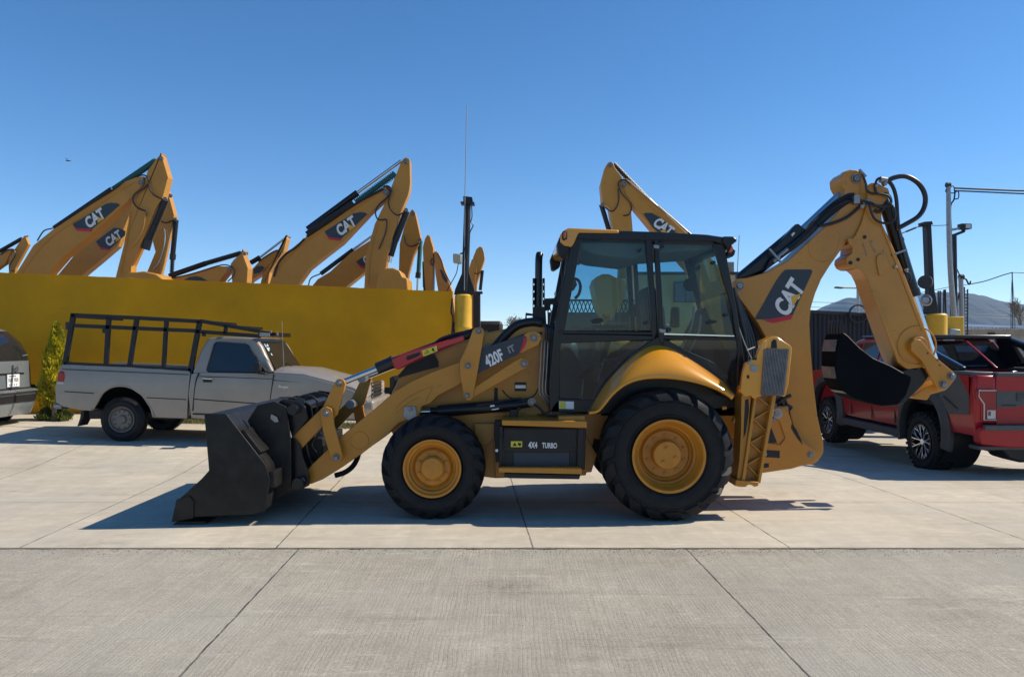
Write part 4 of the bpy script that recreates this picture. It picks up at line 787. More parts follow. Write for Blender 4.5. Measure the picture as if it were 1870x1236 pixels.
# linkage
lk = [(1664, 640), (1664, 626), (1670, 619), (1681, 620), (1690, 630), (1706, 650), (1739, 677), (1745, 684), (1744, 693), (1730, 710), (1722, 713), (1713, 711), (1707, 700), (1696, 680), (1684, 658)]
plate('bucket_link', lk, SY-.13, .045, 'yel'); MB().poly(XZ(lk, SY-.13), 8.32, 8.365).build('bucket_link', 'yel', bh, bevel=.006)
for x, y in ((1737, 687), (1722.5, 702)): pin(bh, x, y, SY-.13, 7, .03)
m = MB()
for x, y in ((1694, 645), (1712, 658), (1716, 667)): q = W(x, y, SY-.132); m.cyl(q-Vector((0, .004, 0)), q+Vector((0, .01, 0)), .008, n=10)
m.build('link_hole', 'blkm', bh)
plate('power_link', [(1722, 694), (1731, 702), (1728, 712), (1715, 716), (1700, 720), (1694, 730), (1688, 730), (1670, 728), (1668, 722), (1692, 706), (1712, 697)], SY-.02, .2, 'yel', bevel=.008)
# ---- digging bucket
side = [(1541, 609), (1548, 614), (1570, 636), (1595, 655), (1625, 668), (1650, 682), (1664, 688), (1662, 700), (1654, 722), (1640, 738), (1612, 741), (1585, 735), (1560, 727), (1541, 714), (1530, 695), (1526, 670), (1527, 645), (1531, 620), (1535, 610)]
DB, DW = 7.93, .36
arc = XZ([(1535, 610), (1531, 620), (1527, 645), (1526, 670), (1530, 695), (1541, 714), (1560, 727), (1585, 735), (1612, 741), (1640, 738), (1654, 722), (1662, 700)], DB)
cc = XZ([(1600, 670)], DB)[0]
inn = [(x+(cc[0]-x)*.05, z+(cc[1]-z)*.05) for x, z in arc]
db = MB().poly(arc+inn[::-1], DB+.015, DB+DW-.015).build('digging_bucket', 'flatb', bh, smooth=40)
MB().px(side, DB, .018).build('side_plate', 'flatb', db, bevel=.003); MB().poly(XZ(side, DB), DB+DW-.018, DB+DW).build('side_plate', 'flatb', db, bevel=.003)
m = MB()
for i, (a, b) in enumerate(((0, 1), (2, 3), (4, 5))):
    (x0, z0), (x1, z1) = arc[a+1], arc[a+2 if a+2 < len(arc) else -1]
    x0 -= .006; x1 -= .006; m.add([(x0-.01, DB+.03, z0), (x0-.01, DB+DW-.03, z0), (x1-.01, DB+DW-.03, z1+.02), (x1-.01, DB+.03, z1+.02), (x0+.01, DB+.03, z0), (x0+.01, DB+DW-.03, z0), (x1+.01, DB+DW-.03, z1+.02), (x1+.01, DB+.03, z1+.02)], [(0, 1, 2, 3), (7, 6, 5, 4), (0, 3, 7, 4), (1, 5, 6, 2), (0, 4, 5, 1), (3, 2, 6, 7)])
m.build('lit_wear_strip', 'grey', db)  # wear strips in paler grey, standing for the sunlit parts of the shell
m = MB(); ex = XZ([(1541, 609), (1548, 614), (1570, 636), (1595, 655), (1625, 668), (1650, 682)], DB); m.tube([(x, DB+.006, z+.004) for x, z in ex], .006, 6, 3); m.build('bucket_lip', 'chrome', db)
for i in range(5):
    y = DB+.01+i*(DW-.07)/4
    MB().poly(XZ([(1537, 612), (1536.5, 596), (1539.5, 583), (1543, 592), (1545, 600), (1545, 612)], DB), y, y+.05).build('bucket_tooth', 'blkm', db, bevel=.006)
MB().poly(XZ([(1645, 682), (1656, 676), (1668, 672), (1690, 670), (1700, 676), (1701, 686), (1690, 702), (1670, 722), (1655, 736), (1640, 742), (1620, 742), (1640, 722), (1652, 700)], DB), DB+.04, DB+.09).build('bucket_ear', 'blk', db, bevel=.006); MB().poly(XZ([(1645, 682), (1656, 676), (1668, 672), (1690, 670), (1700, 676), (1701, 686), (1690, 702), (1670, 722), (1655, 736), (1640, 742), (1620, 742), (1640, 722), (1652, 700)], DB), DB+.29, DB+.34).build('bucket_ear', 'blk', db, bevel=.006)
MB().poly(XZ([(1655, 682), (1668, 678), (1684, 678), (1674, 700), (1650, 728), (1640, 730)], DB), DB+.09, DB+.29).build('coupler_block', 'blkm', db, bevel=.006)
# ================================================================== excavators beyond the wall (arms seen above it)
GRP = 'excavators parked in a row behind the yellow wall'
def excavator(label, Y, boom, stick, arm_cyl=None, bkt_cyl=None, decal=None, body_x=None, face=1, bucket=None, T=.42, hoses=(), extra=None, back=None, group=GRP, rods=(), ctext=None, st_pts=None, pins=(), seams=(), Tn=.42):
    bx = (body_x-CX)/F*Y
    g0 = G(bx, Y)
    e = thing('excavator', label, 'excavator', (bx, Y+T/2, g0), group)
    def near(pts):                                # the outline seen is near face plus the side that shows; pull those edges back to the near face
        n = len(pts); A2 = sum(pts[i][0]*pts[(i+1) % n][1]-pts[(i+1) % n][0]*pts[i][1] for i in range(n)); sg_ = 1 if A2 > 0 else -1; out = []
        for i in range(n):
            (x0, y0), (x1, y1), (x2, y2) = pts[i-1], pts[i], pts[(i+1) % n]; tx, ty = x2-x0, y2-y0; l = math.hypot(tx, ty) or 1; nx, ny = ty/l*sg_, -tx/l*sg_
            dx, dy = (CX-x1)*min(T, Tn)/(Y+T), (HY-y1)*min(T, Tn)/(Y+T); dl = math.hypot(dx, dy) or 1; w_ = clamp((nx*dx+ny*dy)/dl*2, 0, 1); out.append((x1-dx*w_, y1-dy*w_))
        return out
    boom, stick = near(boom), near(stick)
    MB().px(boom, Y, T).build('boom', 'yel2', e, bevel=.008, smooth=14)
    b_ = e.children[-1]
    MB().px(stick, Y+.03, T-.06).build('stick', 'yel2', e, bevel=0 if Tn < .42 else .008, smooth=14)
    k = Y/F
    if arm_cyl:
        for (p, q, r1, m_) in arm_cyl: MB().cyl(W(*p, Y+T/2), W(*q, Y+T/2), r1*k, n=16).build('arm_cylinder', m_, e)
    if bkt_cyl:
        for (p, q, r1, m_) in bkt_cyl: MB().cyl(W(*p, Y+T*.35), W(*q, Y+T*.35), r1*k, n=16).build('bucket_cylinder', m_, e)
    for (p, q, r0, n_, m_) in rods:                                   # ribbed sleeves
        P0, P1 = W(*p, Y+T*.35), W(*q, Y+T*.35); mm = MB(); d = (P1-P0)/n_
        for i in range(n_): mm.cyl(P0+d*i, P0+d*(i+.55), r0*k*1.12, n=14); mm.cyl(P0+d*(i+.5), P0+d*(i+1.05), r0*k*.75, n=12)
        mm.build('ribbed_sleeve', m_, e)
    if decal:
        MB().px(decal['p'], Y-.012, .01).build('decal_panel', 'decal', b_); d_ = b_.children[-1]
        if 'r' in decal: MB().px(decal['r'], Y-.016, .01).build('decal_stripe', 'redst', d_)
        if 't' in decal:
            cx_, cy_, sz, an = decal['t']; text('CAT', W(cx_, cy_, Y-.02), sz*k, an, 'white', d_, .72, .045, skew=.12)
            c0 = W(cx_, cy_, Y-.024); s_ = sz*k*.42; ca, sa = math.cos(an), math.sin(an)
            MB().face([c0+Vector((ca*u-sa*v, 0, sa*u+ca*v)) for u, v in ((-.1*s_, -1.2*s_), (1.4*s_, -1.2*s_), (.65*s_, -.1*s_))]).build('decal_triangle', 'tri', d_, recalc=False)
    for j, h_ in enumerate(hoses):
        MB().tube([W(x, y, Y-.03) for x, y in h_[0]], h_[1]*k, 8).build('hydraulic_hose', h_[2] if len(h_) > 2 else 'hose', e)
    if bucket: MB().px(bucket, Y-.25, T+.5).build('bucket', 'yel2', e, bevel=.03)
    def pinx(x, y, r): MB().lathe([(0, r*k), (-.05, r*k), (-.05, r*k*.8), (-.01, r*k*.75), (-.01, r*k*.6), (-.06, r*k*.5), (-.06, 0)], W(x, y, Y), 18).build('pivot_pin', 'pinm', e)
    for q_ in pins: pinx(*q_)
    for pts_ in seams: MB().tube([W(x, y, Y-.002) for x, y in pts_], .012, 5, 3).build('weld_seam', 'yel2', b_)
    # upper body, counterweight, cab and tracks behind the wall
    s = face; X = bx; y0, y1 = Y-.9, Y+T+.9
    MB().box((min(X-s*2.6, X+s*.9), y0, g0+1.0), (max(X-s*2.6, X+s*.9), y1, g0+1.9)).build('engine_house', 'yel2', e, bevel=.12)
    MB().box((min(X-s*3.3, X-s*2.5), y0-.02, g0+.95), (max(X-s*3.3, X-s*2.5), y1+.02, g0+1.85)).build('counterweight', 'blkm', e, bevel=.25)
    cb = MB().box((min(X-s*.6, X+s*1.1), y1-.9, g0+1.0), (max(X-s*.6, X+s*1.1), y1, g0+2.35)).build('cab', 'blkm', e, bevel=.1)
    MB().cyl((X-s*.6, Y+T/2, g0+.75), (X-s*.6, Y+T/2, g0+1.05), .6, n=24).build('slew_ring', 'blkm', e)
    for yy in (y0-.1, y1-.4):
        pts = []
        for i in range(24):
            a = 2*PI*i/24; pts.append((X-s*.6+(1.35 if math.cos(a) > 0 else -1.35)+.42*math.cos(a), g0+.42+.42*math.sin(a)))
        MB().poly(pts, yy, yy+.5).build('track', 'blkm', e, bevel=.03)
    return e
# big pair at the left
excavator('tall left excavator arm with a whole boom decal and a teal sleeve at its tip', 19.0,
 [(-20, 640), (-12, 560), (10, 520), (30.6, 497), (61, 448), (97.4, 418.5), (160, 377), (226.5, 332.5), (249, 323.4), (262, 322.5), (269.5, 330), (270, 341), (242, 371), (181, 427.6), (127, 470.6), (97.4, 505), (70, 560), (55, 640)],
 [(286, 290), (295, 281), (302, 284), (315, 328), (306, 362), (292, 385), (270, 440), (249, 486), (246, 540), (212, 540), (210.6, 509), (226.5, 446), (240, 378), (262, 345), (266, 325), (270, 312)],
 arm_cyl=[((99.7, 417), (204, 346), 5, 'blk'), ((204, 346), (240, 326), 3, 'chrome')],
 bkt_cyl=[((302, 366), (271, 440), 6, 'blk'), ((271, 438), (266, 456), 7.5, 'hose')],
 rods=[((208, 346), (286, 293), 5.2, 26, M['teal']), ((58, 476), (60, 502), 5.5, 4, M['teal'])],
 decal=dict(p=[(132.5, 409.5), (140, 418.5), (167.6, 418.5), (218.6, 374.4), (214, 371.5), (201.6, 370.5), (192.5, 373)], r=[(133, 411.5), (140, 421.5), (166, 423), (168.5, 418.2), (140, 417)], t=(173, 398.5, 21, .60)),
 body_x=-30, T=.34, Tn=.26, pins=[(259, 334, 5), (295, 290, 4), (303, 364, 3.5)], seams=[[(40, 500), (70, 458), (102, 428), (165, 386), (230, 342), (255, 332)], [(238, 384), (231, 440), (219, 500)]], hoses=[([(249, 323), (262, 320), (270, 326), (272, 340), (280, 355), (298, 365)], 1.4), ([(269, 337), (262, 345), (246, 355), (243, 368), (252, 380), (266, 386), (268, 394)], 1.4), ([(265, 394), (262, 415), (252, 436), (236, 455)], .9, 'yel2'), ([(68, 440), (80, 422), (96, 417)], 1.2), ([(100, 414), (160, 376), (210, 345), (226, 331)], 1.0)],
 bucket=[(226.5, 503), (236, 497), (250, 496.5), (262, 495), (285, 500), (301, 512), (303, 545), (222, 545)])
excavator('excavator arm half hidden behind the tall left arm, black cylinder hanging along its stick', 21.5,
 [(40, 640), (60, 560), (104, 504), (145, 455), (200, 400), (236, 376), (246, 372), (250, 385), (223, 452), (190, 480), (158.5, 506), (120, 560), (110, 640)],
 [(306, 352), (312, 350.5), (318, 366), (326, 396), (325, 404), (316, 430), (308, 470), (299, 508), (296, 560), (262, 560), (266, 503), (284, 460), (276, 430), (290, 380)],
 arm_cyl=[((145, 455), (236, 389), 3.5, 'blk'), ((200, 413), (240, 384), 2.2, 'chrome')],
 bkt_cyl=[((321.6, 402), (315, 470), 4.5, 'blk'), ((316, 464), (315, 474), 5.5, 'hose')], rods=[((315, 474), (313, 511), 3.6, 9, M['hose'])],
 decal=dict(p=[(175, 441), (183, 453), (200, 455), (228, 430), (229, 422), (218, 417), (208, 416)], r=[(176, 443), (184, 456), (198, 457), (201, 454.5), (184, 452)], t=(207, 435, 17, .60)),
 body_x=10, T=.30, pins=[(312, 358, 3.5), (321, 401, 3)], hoses=[([(292, 403), (302, 407), (312, 404), (320, 401)], 1.2), ([(288, 418), (301, 419), (300, 450), (290, 480), (280, 492)], .9, 'chrome')])
excavator('small excavator arm tip at the very left edge of the picture', 20.0,
 [(-90, 620), (-60, 540), (-30, 490), (0, 463), (13.6, 455.5), (23, 454), (28, 460), (17, 482), (0, 494), (-20, 520), (-30, 620)],
 [(40, 436), (44, 431), (50, 430), (53, 433), (59, 448), (54, 457), (36, 490), (26, 530), (10, 530), (16, 496), (15, 470), (26, 456)],
 arm_cyl=[((-20, 470), (40, 436), 3.5, 'blk')], body_x=-110, T=.16, hoses=[([(0, 465), (12, 457), (24, 456), (28, 466), (20, 480), (18, 492), (27, 496)], 1.1)])
excavator('low excavator arm left of centre, folded down with a long ribbed cylinder above its boom', 19.5,
 [(240, 600), (262, 530), (300, 512), (317.5, 508), (370, 493), (400.5, 486), (425.6, 487), (428, 494), (412, 515), (380, 530), (330, 540), (290, 600)],
 [(440, 463), (444, 458.5), (448.5, 458), (452, 464), (462.7, 492.8), (461, 518), (458, 560), (426, 560), (424, 517), (421, 482), (427, 474)],
 arm_cyl=[((310, 504), (376, 481), 5, 'blk')], rods=[((376, 481), (441, 462), 4.2, 16, M['hose'])],
 decal=dict(p=[(334, 512), (346, 506), (358, 504.5), (366, 506), (380, 513), (380, 517), (330, 518)]),
 body_x=250, pins=[(420, 492, 3.5), (447, 464, 3)], hoses=[([(300, 511), (350, 500), (400, 485), (418, 485), (428, 492), (426, 504), (416, 514)], 1.1)])
excavator('small excavator arm with bare chrome rod between the low arm and tall centre arm', 23,
 [(420, 620), (440, 540), (461, 491), (480, 470), (496, 460), (508, 456), (514, 462), (505, 480), (480, 505), (464, 516), (460, 620)],
 [(519, 435), (524, 430), (529, 434), (531, 440), (525, 462), (500, 500), (494, 540), (470, 540), (480, 500), (505, 462)],
 arm_cyl=[((458, 480), (475, 470), 4.5, 'blk'), ((475, 470), (521, 435), 2, 'chrome')], decal=dict(p=[(463, 492), (470, 486), (480, 486), (483, 490), (474, 498), (464, 500)]),
 body_x=430, hoses=[([(472, 478), (490, 465), (506, 457), (512, 462), (508, 470)], 1.0)])
excavator('tall excavator arm at centre with whole decal and curled bucket at the wall line', 19.2,
 [(478, 640), (482, 570), (492, 519), (501, 488), (523, 462), (560, 431.6), (580, 420), (640, 377), (701.5, 340.8), (708, 340), (714, 346), (714, 358), (706, 370), (682, 392), (630, 447), (600, 470), (570, 494), (551, 521), (545, 560), (548, 640)],
 [(732, 297), (737, 290), (741, 287.5), (747, 290), (751, 298), (752.5, 338), (751, 352), (748, 363), (735.5, 392), (713, 462), (708, 500), (704, 560), (663, 560), (666, 510), (667.6, 468), (684.6, 408.7), (712, 352), (716, 338), (726, 312)],
 arm_cyl=[((562, 419), (653, 352), 6, 'blk'), ((653, 352), (733, 294), 3, 'chrome')],
 bkt_cyl=[((742.6, 386), (722, 440), 6, 'blk'), ((723, 438), (714, 468), 5, 'blk'), ((714, 466), (712, 480), 3, 'chrome')],
 rods=[((650, 370), (722, 317), 6, 24, M['teal']), ((525, 490), (527, 520), 5, 5, M['teal'])],
 decal=dict(p=[(592.6, 423), (601, 434), (622, 437), (670.4, 391.7), (668, 389), (659, 387.5), (645, 390)], r=[(593, 425), (601, 437.5), (621, 440), (623.5, 436), (601, 433)], t=(632, 412.5, 21, .60)),
 body_x=455, T=.36, pins=[(705, 352, 5), (741, 296, 4), (742, 384, 3.5)], seams=[[(506, 495), (528, 470), (563, 441), (640, 388), (700, 350)], [(690, 405), (676, 465), (672, 520)]], hoses=[([(700, 341), (709, 340), (715, 347), (710, 358), (694, 372), (686, 385), (688, 398), (696, 402), (706, 402), (704, 425), (692, 455)], 1.3), ([(706, 341), (713, 352), (709, 370), (715, 385), (726, 393), (736, 389)], 1.3), ([(560, 432), (600, 406), (650, 372), (700, 345)], 2.2), ([(560, 427), (600, 400), (645, 370)], 4.5), ([(500, 505), (508, 480), (524, 462), (540, 452), (556, 436)], 1.8)],
 bucket=[(690, 498), (707, 489), (718, 489), (730, 494), (735, 505), (744, 508), (746, 540), (685, 545)])
excavator('excavator arm partly hidden behind the tall centre arm, dark decal showing in the gap', 22.0,
 [(520, 640), (530, 580), (568.5, 524), (580, 510), (602.5, 496.5), (640, 462), (678, 438), (700, 430), (705, 445), (670, 500), (636, 527), (610, 580), (600, 640)],
 [(744, 399), (750, 385), (754, 382), (758, 388), (761, 394.6), (766, 415), (771, 437), (768, 450), (758, 470), (750, 500), (744, 530), (742, 580), (722, 580), (728, 500), (730, 445), (738, 415)],
 arm_cyl=[((586, 500), (645, 456), 4, 'blk'), ((645, 456), (684, 428), 2.2, 'chrome')],
 bkt_cyl=[((768, 440), (764, 500), 4, 'teal'), ((764, 498), (763, 508), 5, 'hose'), ((763, 508), (762, 530), 2.2, 'chrome')],
 decal=dict(p=[(650, 478), (660, 487), (668, 488), (680, 470), (680, 462), (672, 464)], r=[(651, 480), (659, 490), (667, 490.5), (669, 487), (660, 486)], t=(674, 470, 13, .6)),
 body_x=505, pins=[(755, 390, 3.5), (767, 438, 3)], hoses=[([(563, 522), (568, 508), (585, 500), (600, 492), (612, 480)], 1.1), ([(738, 430), (742, 445), (752, 450), (766, 444)], 1.1)])
excavator('sunlit excavator arm seen end-on between the centre arms and the black mast', 21.0,
 [(793, 466), (792, 460), (797, 459), (801, 463), (812, 490), (827.6, 534), (836, 600), (806, 600), (800, 531), (795, 500)],
 [(772, 452), (776, 436), (781, 428.5), (786, 432), (789, 442), (794, 457), (793.5, 480), (793, 534), (793, 590), (776, 590), (777, 530), (773, 477)],
 bkt_cyl=[((775, 478), (776, 525), 4, 'blk'), ((776, 522), (776, 533), 3, 'hose')], decal=dict(p=[(803, 492), (807, 493), (817, 512), (815, 517), (808, 508)]),
 body_x=840, face=-1, T=.6, hoses=[([(790, 472), (786, 478), (790, 484), (793, 476)], 1.0), ([(799, 462), (806, 476), (812, 496), (824, 520)], .9)])
excavator('excavator arm tip standing alone to the right of the black mast', 20.5,
 [(850, 600), (851, 540), (856, 492), (861, 475), (866, 470), (872, 490), (868, 530), (866, 600)],
 [(864, 470), (870, 455), (876, 450), (881, 452), (884, 462), (885.6, 474), (885, 480), (880, 494), (872, 520), (870, 560), (858, 560), (860, 520), (862, 490)],
 bkt_cyl=[((881, 494), (877, 530), 3, 'blk')], body_x=845, T=.45, hoses=[([(866, 498), (872, 500), (880, 495)], 1.0)])
e9 = excavator('excavator behind the loader cab, arm rising above its roof, bucket seen through its glass', 17.0,
 [(1132, 338), (1136, 328), (1144, 326), (1152, 331), (1200, 375), (1254.5, 425.5), (1290, 460), (1330, 510), (1350, 580), (1352, 640), (1300, 640), (1285, 560), (1258, 505), (1225, 468), (1185.5, 422.7), (1154.5, 385.5), (1138, 362)],
 [(1105, 306), (1110, 298), (1115, 295), (1119, 297), (1124, 308), (1136, 323.6), (1138, 340), (1144, 355), (1151, 367), (1152.7, 387), (1155.5, 421), (1160, 500), (1150, 530), (1126, 520), (1128, 470), (1120, 440), (1112, 405), (1109, 385.5), (1096, 373), (1094.5, 342)],
 bkt_cyl=[((1098, 374), (1118, 440), 4.5, 'blk'), ((1118, 438), (1128, 470), 3, 'chrome')],
 rods=[((1121, 300), (1184, 365), 4.6, 22, M['hose'])], arm_cyl=[((1184, 365), (1205, 385), 5, 'steel'), ((1200, 378), (1262, 432), 5, 'blk')],
 decal=dict(p=[(1175, 390.5), (1180, 389), (1190, 389), (1205, 397), (1232, 422), (1240, 432), (1210, 432), (1192, 415)], t=(1212, 414, 20, -.62)),
 body_x=1185, face=-1, pins=[(1139, 338, 5), (1115, 302, 4), (1100, 374, 3.5)], seams=[[(1148, 340), (1195, 385), (1245, 430)]], hoses=[([(1152, 337), (1140, 328), (1130, 333), (1131, 345), (1140, 358), (1150, 370), (1153, 382), (1148, 392), (1138, 394)], 1.2), ([(1129, 345), (1130, 365), (1125, 380), (1116, 386), (1105, 379)], 1.2), ([(1146, 330), (1172, 352), (1200, 376), (1232, 402), (1256, 424)], 1.1, 'steel')],
 group=None)
m = MB(); k9 = XZ([(1082, 520), (1086, 508), (1098, 502), (1110, 502), (1122, 508), (1140, 512), (1140, 540), (1130, 560), (1118, 574), (1108, 580), (1096, 572), (1088, 550)], 17)
m.poly(k9, 16.8, 17.75)
m.build('bucket', 'yel2', e9, bevel=.015)
b9 = e9.children[-1]
for i in range(5):
    MB().px([(1093+i*6.5, 572-i*2), (1099+i*6.5, 572-i*2), (1103+i*4.5, 594-i*3), (1100+i*4.5, 594-i*3)], 16.82+i*.18, .08).build('bucket_tooth', 'yel2', b9, bevel=.01)
# ================================================================== buildings beyond
tb = thing('tan_building', 'two-storey tan building with a dark framed window, seen through the cab glass', 'building', (5.5, 32, 0))
def bz(py, Y): return H-(py-HY)/F*Y
a, b = W(1164, 502, 30), W(1347, 502, 30)
MB().box((a.x, 30, -.4), (b.x, 37, a.z)).build('wall', 'tan', tb)
MB().box((a.x-.06, 29.94, a.z), (b.x+.06, 37.06, a.z+.12)).build('roof', 'dwall', tb)
for x0, x1, y0, y1 in ((1231, 1274, 514, 552), (1180, 1206, 560, 600), (1300, 1326, 560, 600)):
    wn = MB()
    f = 1.6
    for r_ in (((x0, y0), (x1, y0+f)), ((x0, y1-f), (x1, y1)), ((x0, y0+f), (x0+f, y1-f)), ((x1-f, y0+f), (x1, y1-f)), (((x0+x1)/2-.6, y0+f), ((x0+x1)/2+.6, y1-f))):
        wn.px([(r_[0][0], r_[0][1]), (r_[1][0], r_[0][1]), (r_[1][0], r_[1][1]), (r_[0][0], r_[1][1])], 29.9, .12)
    wn.build('window', 'frame', tb); MB().px([(x0+f, y0+f), (x1-f, y0+f), (x1-f, y1-f), (x0+f, y1-f)], 29.96, .05).build('pane', 'dgl', tb.children[-1])
a_, b_ = W(1322, 478, 31), W(1341, 504, 31)
MB().box((a_.x, 31, b_.z-.05), (b_.x, 32.2, a_.z)).build('roof_room', 'conc', tb, bevel=.02)
tt_ = MB(); q = W(1250, 503, 31)
for i in range(4): tt_.tube([W(1152+i*7, 508, 31), W(1152+i*7, 490+i % 2*3, 31)], .012, 5, 1)
MB().tube([W(1346, 504, 30.5), W(1350, 430, 30.5)], .018, 5, 1).build('aerial_rod', 'steel', tb)
# dark mesh fence seen through the cab
fn = thing('mesh_fence', 'dark metal fence with a lattice top rail seen through the cab glass', 'fence', (2.5, 22, 0))
a, b = W(1000, 548, 22), W(1175, 548, 22)
MB().box((a.x, 22, -.2), (b.x, 22.08, W(0, 572, 22).z)).build('fence_panel', 'dwall', fn); m = MB()
m.bar(W(1000, 548, 22), W(1175, 549, 22), .06, .06); m.bar(W(1000, 572, 22), W(1175, 572, 22), .06, .06)
for i in range(24): m.bar(W(1000+i*7.3, 571, 22), W(1007.3+i*7.3, 549, 22), .03, .03); m.bar(W(1007.3+i*7.3, 571, 22), W(1000+i*7.3, 549, 22), .03, .03)
m.build('lattice_rail', 'frame', fn)
# dark corrugated wall at right
dk = thing('dark_sheet_wall', 'tall black corrugated sheet wall behind the red pickup', 'wall', (7.5, 17.2, 0))
Yd = 17.2; x0 = W(1395, 0, Yd).x; x1 = W(1692, 0, Yd).x
def dtop(x): px = CX+x/Yd*F; return H-((570.5+(px-1480)*.052)-HY)/F*Yd
pts = []; n = 150
m = MB(); rings = []
for i in range(n+1):
    x = x0+(x1-x0)*i/n; o_ = .035*(1 if i % 4 in (1, 2) else 0); rings.append([(x, Yd+o_, -.5), (x, Yd+o_, dtop(x)), (x, Yd+o_+.02, dtop(x)), (x, Yd+o_+.02, -.5)])
m.loft(rings).build('sheet_panel', 'dwall', dk, smooth=20)
m = MB(); m.loft([[(x, Yd-.03, dtop(x)-.02), (x, Yd-.03, dtop(x)+.05), (x, Yd+.1, dtop(x)+.05), (x, Yd+.1, dtop(x)-.02)] for x in (x0, x1)]).build('top_rail', 'frame', dk)
# street light seen through the arm
sl_ = thing('street_light', 'far street light with one long arm, seen between the boom and stick', 'street light', W(1567, 630, 60))
MB().tube([W(1567, 628, 60), W(1567, 523, 60)], .13, 8, 1).build('pole', 'steel', sl_)
MB().tube([W(1567, 526, 60), W(1545, 525.5, 60), W(1529, 525, 60)], .07, 6, 1).build('arm', 'steel', sl_); MB().px([(1527, 523), (1541, 524), (1541, 527), (1528, 526)], 59.8, .5).build('lamp_head', 'frame', sl_, bevel=.05)
MB().lathe([(-.03, .30), (.03, .30), (.03, .33), (-.03, .33)], W(1567, 575, 50), 24, close=True).build('ring', 'frame', sl_) if 0 else None
rg = MB().lathe([(-.03, .062*3), (.03, .062*3), (.03, .072*3), (-.03, .072*3)], W(1567, 573, 17.1), 24, close=True).build('wire_hoop', 'frame', loc=W(1567, 573, 17.1)); tag(rg, 'round dark wire hoop on top of the black sheet wall', 'hoop')
# yellow drum post with black column and round mirrors
dp_ = thing('gate_post', 'yellow round gate post topped by a flared black column, right of the black sheet wall', 'post', W(1710, 700, 16))
R2 = 17.5/F*16; q = W(1710, 573, 16); MB().lathe([(-.5, R2), (q.z-.03, R2), (q.z, R2-.03), (q.z, 0)], (q.x, 16, 0), 32, axis='Z').build('post_shaft', 'cyl', dp_)
m = MB(); m.loft([[(W(x, y, 15.95).x, 15.95+dy, W(x, y, 16).z) for x, dy in ((l, 0), (r, 0), (r, .2), (l, .2))] for y, l, r in ((573, 1694, 1714), (560, 1695, 1713), (545, 1697, 1710), (530, 1698, 1707), (408, 1693, 1701))]).build('column', 'blkm', dp_, bevel=.01)
MB().px([(1688, 405), (1702, 404), (1704, 410), (1689, 412)], 15.9, .25).build('column_cap', 'blkm', dp_); MB().tube([W(1690, 409, 16), W(1670, 417, 15.9), W(1645, 427, 15.8)], .012, 6, 1).tube([W(1672, 416, 15.9), W(1655, 423, 15.85)], .022, 6, 1).build('guy_wire', 'blkm', dp_)
c_ = W(1689, 515, 15.9); m = MB(); m.cyl(c_, c_+Vector((.05, .06, 0)), .145, n=28).tube([c_+Vector((.03, .04, 0)), W(1699, 516, 16)], .012, 6, 1).build('round_mirror', 'frame', dp_)
c_ = W(1692, 548, 15.95); m = MB().lathe([(-.02, .09), (0, .13), (.02, .12), (.02, .08)], c_, 20, close=True).lathe([(0, .0), (.0, .07)], c_, 20).build('round_mirror', 'steel', dp_)
# yellow wall stub, electric box
ws = MB(); a, b = W(1727, 578, 17), W(1760, 630, 17); ws.box((a.x, 17, -.5), (b.x, 17.25, a.z)); ws = ws.build('wall_stub', 'cyl', loc=(a.x, 17, 0), bevel=.01); tag(ws, 'short yellow wall stub between the gate post and the grey block building', 'wall')
eb = thing('meter_box', 'grey electric meter box on the yellow wall stub', 'meter box', W(1745, 640, 16.9)); MB().px([(1735, 600), (1754, 602), (1754, 632), (1735, 632)], 16.8, .2).build('box_case', 'steel', eb, bevel=.01); MB().cyl(W(1750, 617, 16.78), W(1750, 617, 16.9), .10, n=20).build('meter_dial', 'warn', eb)
def pole(name, label, pts, Y, r, mt, cat='pole', cap=True):
    p0 = W(pts[0][0], pts[0][1], Y); p = thing(name, label, cat, p0); MB().tube([W(x, y, Y) for x, y in pts], r, 10, 4).build('pole_shaft', mt, p); return p
p1 = pole('power_pole', 'tall pale metal power pole with a bent foot carrying two cables off to the right', [(1745, 602), (1741, 560), (1736, 500), (1733, 430), (1732, 340)], 17.5, [.065, .05], 'steel')
MB().cyl(W(1728, 338, 17.5), W(1735, 338, 17.5), .06).tube([W(1732, 345, 17.5), W(1741, 340, 17.5), W(1743, 352, 17.5), W(1735, 352, 17.5), W(1727, 350, 17.5), W(1730, 342, 17.5)], .012, 6).build('insulator', 'blkm', p1)
MB().tube([W(1744, 352, 17.5), W(1742, 365, 17.5), W(1736, 378, 17.5), W(1737, 420, 17.5), W(1740, 480, 17.5)], .018, 6).tube([W(1742, 352, 17.5), W(1750, 350, 17.5), W(1750, 362, 17.5), W(1742, 364, 17.5)], .014, 6).build('drop_cable', 'hose', p1)
p2 = pole('floodlight_pole', 'dark pole with a cranked arm and a square floodlight, beside the pale power pole', [(1744, 600), (1743, 500), (1742, 428)], 17.9, .06, 'blkm', 'lamp pole')
MB().bar(W(1741, 430, 17.9), W(1759, 423, 17.9), .07, .06).bar(W(1759, 424, 17.9), W(1760, 414, 17.9), .07, .06).build('cranked_arm', 'blkm', p2)
fl = MB().px([(1756, 408), (1775, 408), (1775, 418), (1756, 418)], 17.8, .18).build('floodlight', 'blkm', p2, bevel=.01); MB().px([(1764, 410), (1773, 410), (1773, 416.5), (1764, 416.5)], 17.79, .02).build('lens', 'wlamp', fl)
MB().px([(1740, 417), (1748, 416), (1754, 415), (1754, 417), (1748, 420), (1741, 421)], 17.85, .1).build('small_lamp', 'steel', p2)
p3 = pole('service_pole', 'short grey service pole with a curled cable at its head', [(1757, 612), (1756, 560), (1754.5, 506)], 18.2, .055, 'steel')
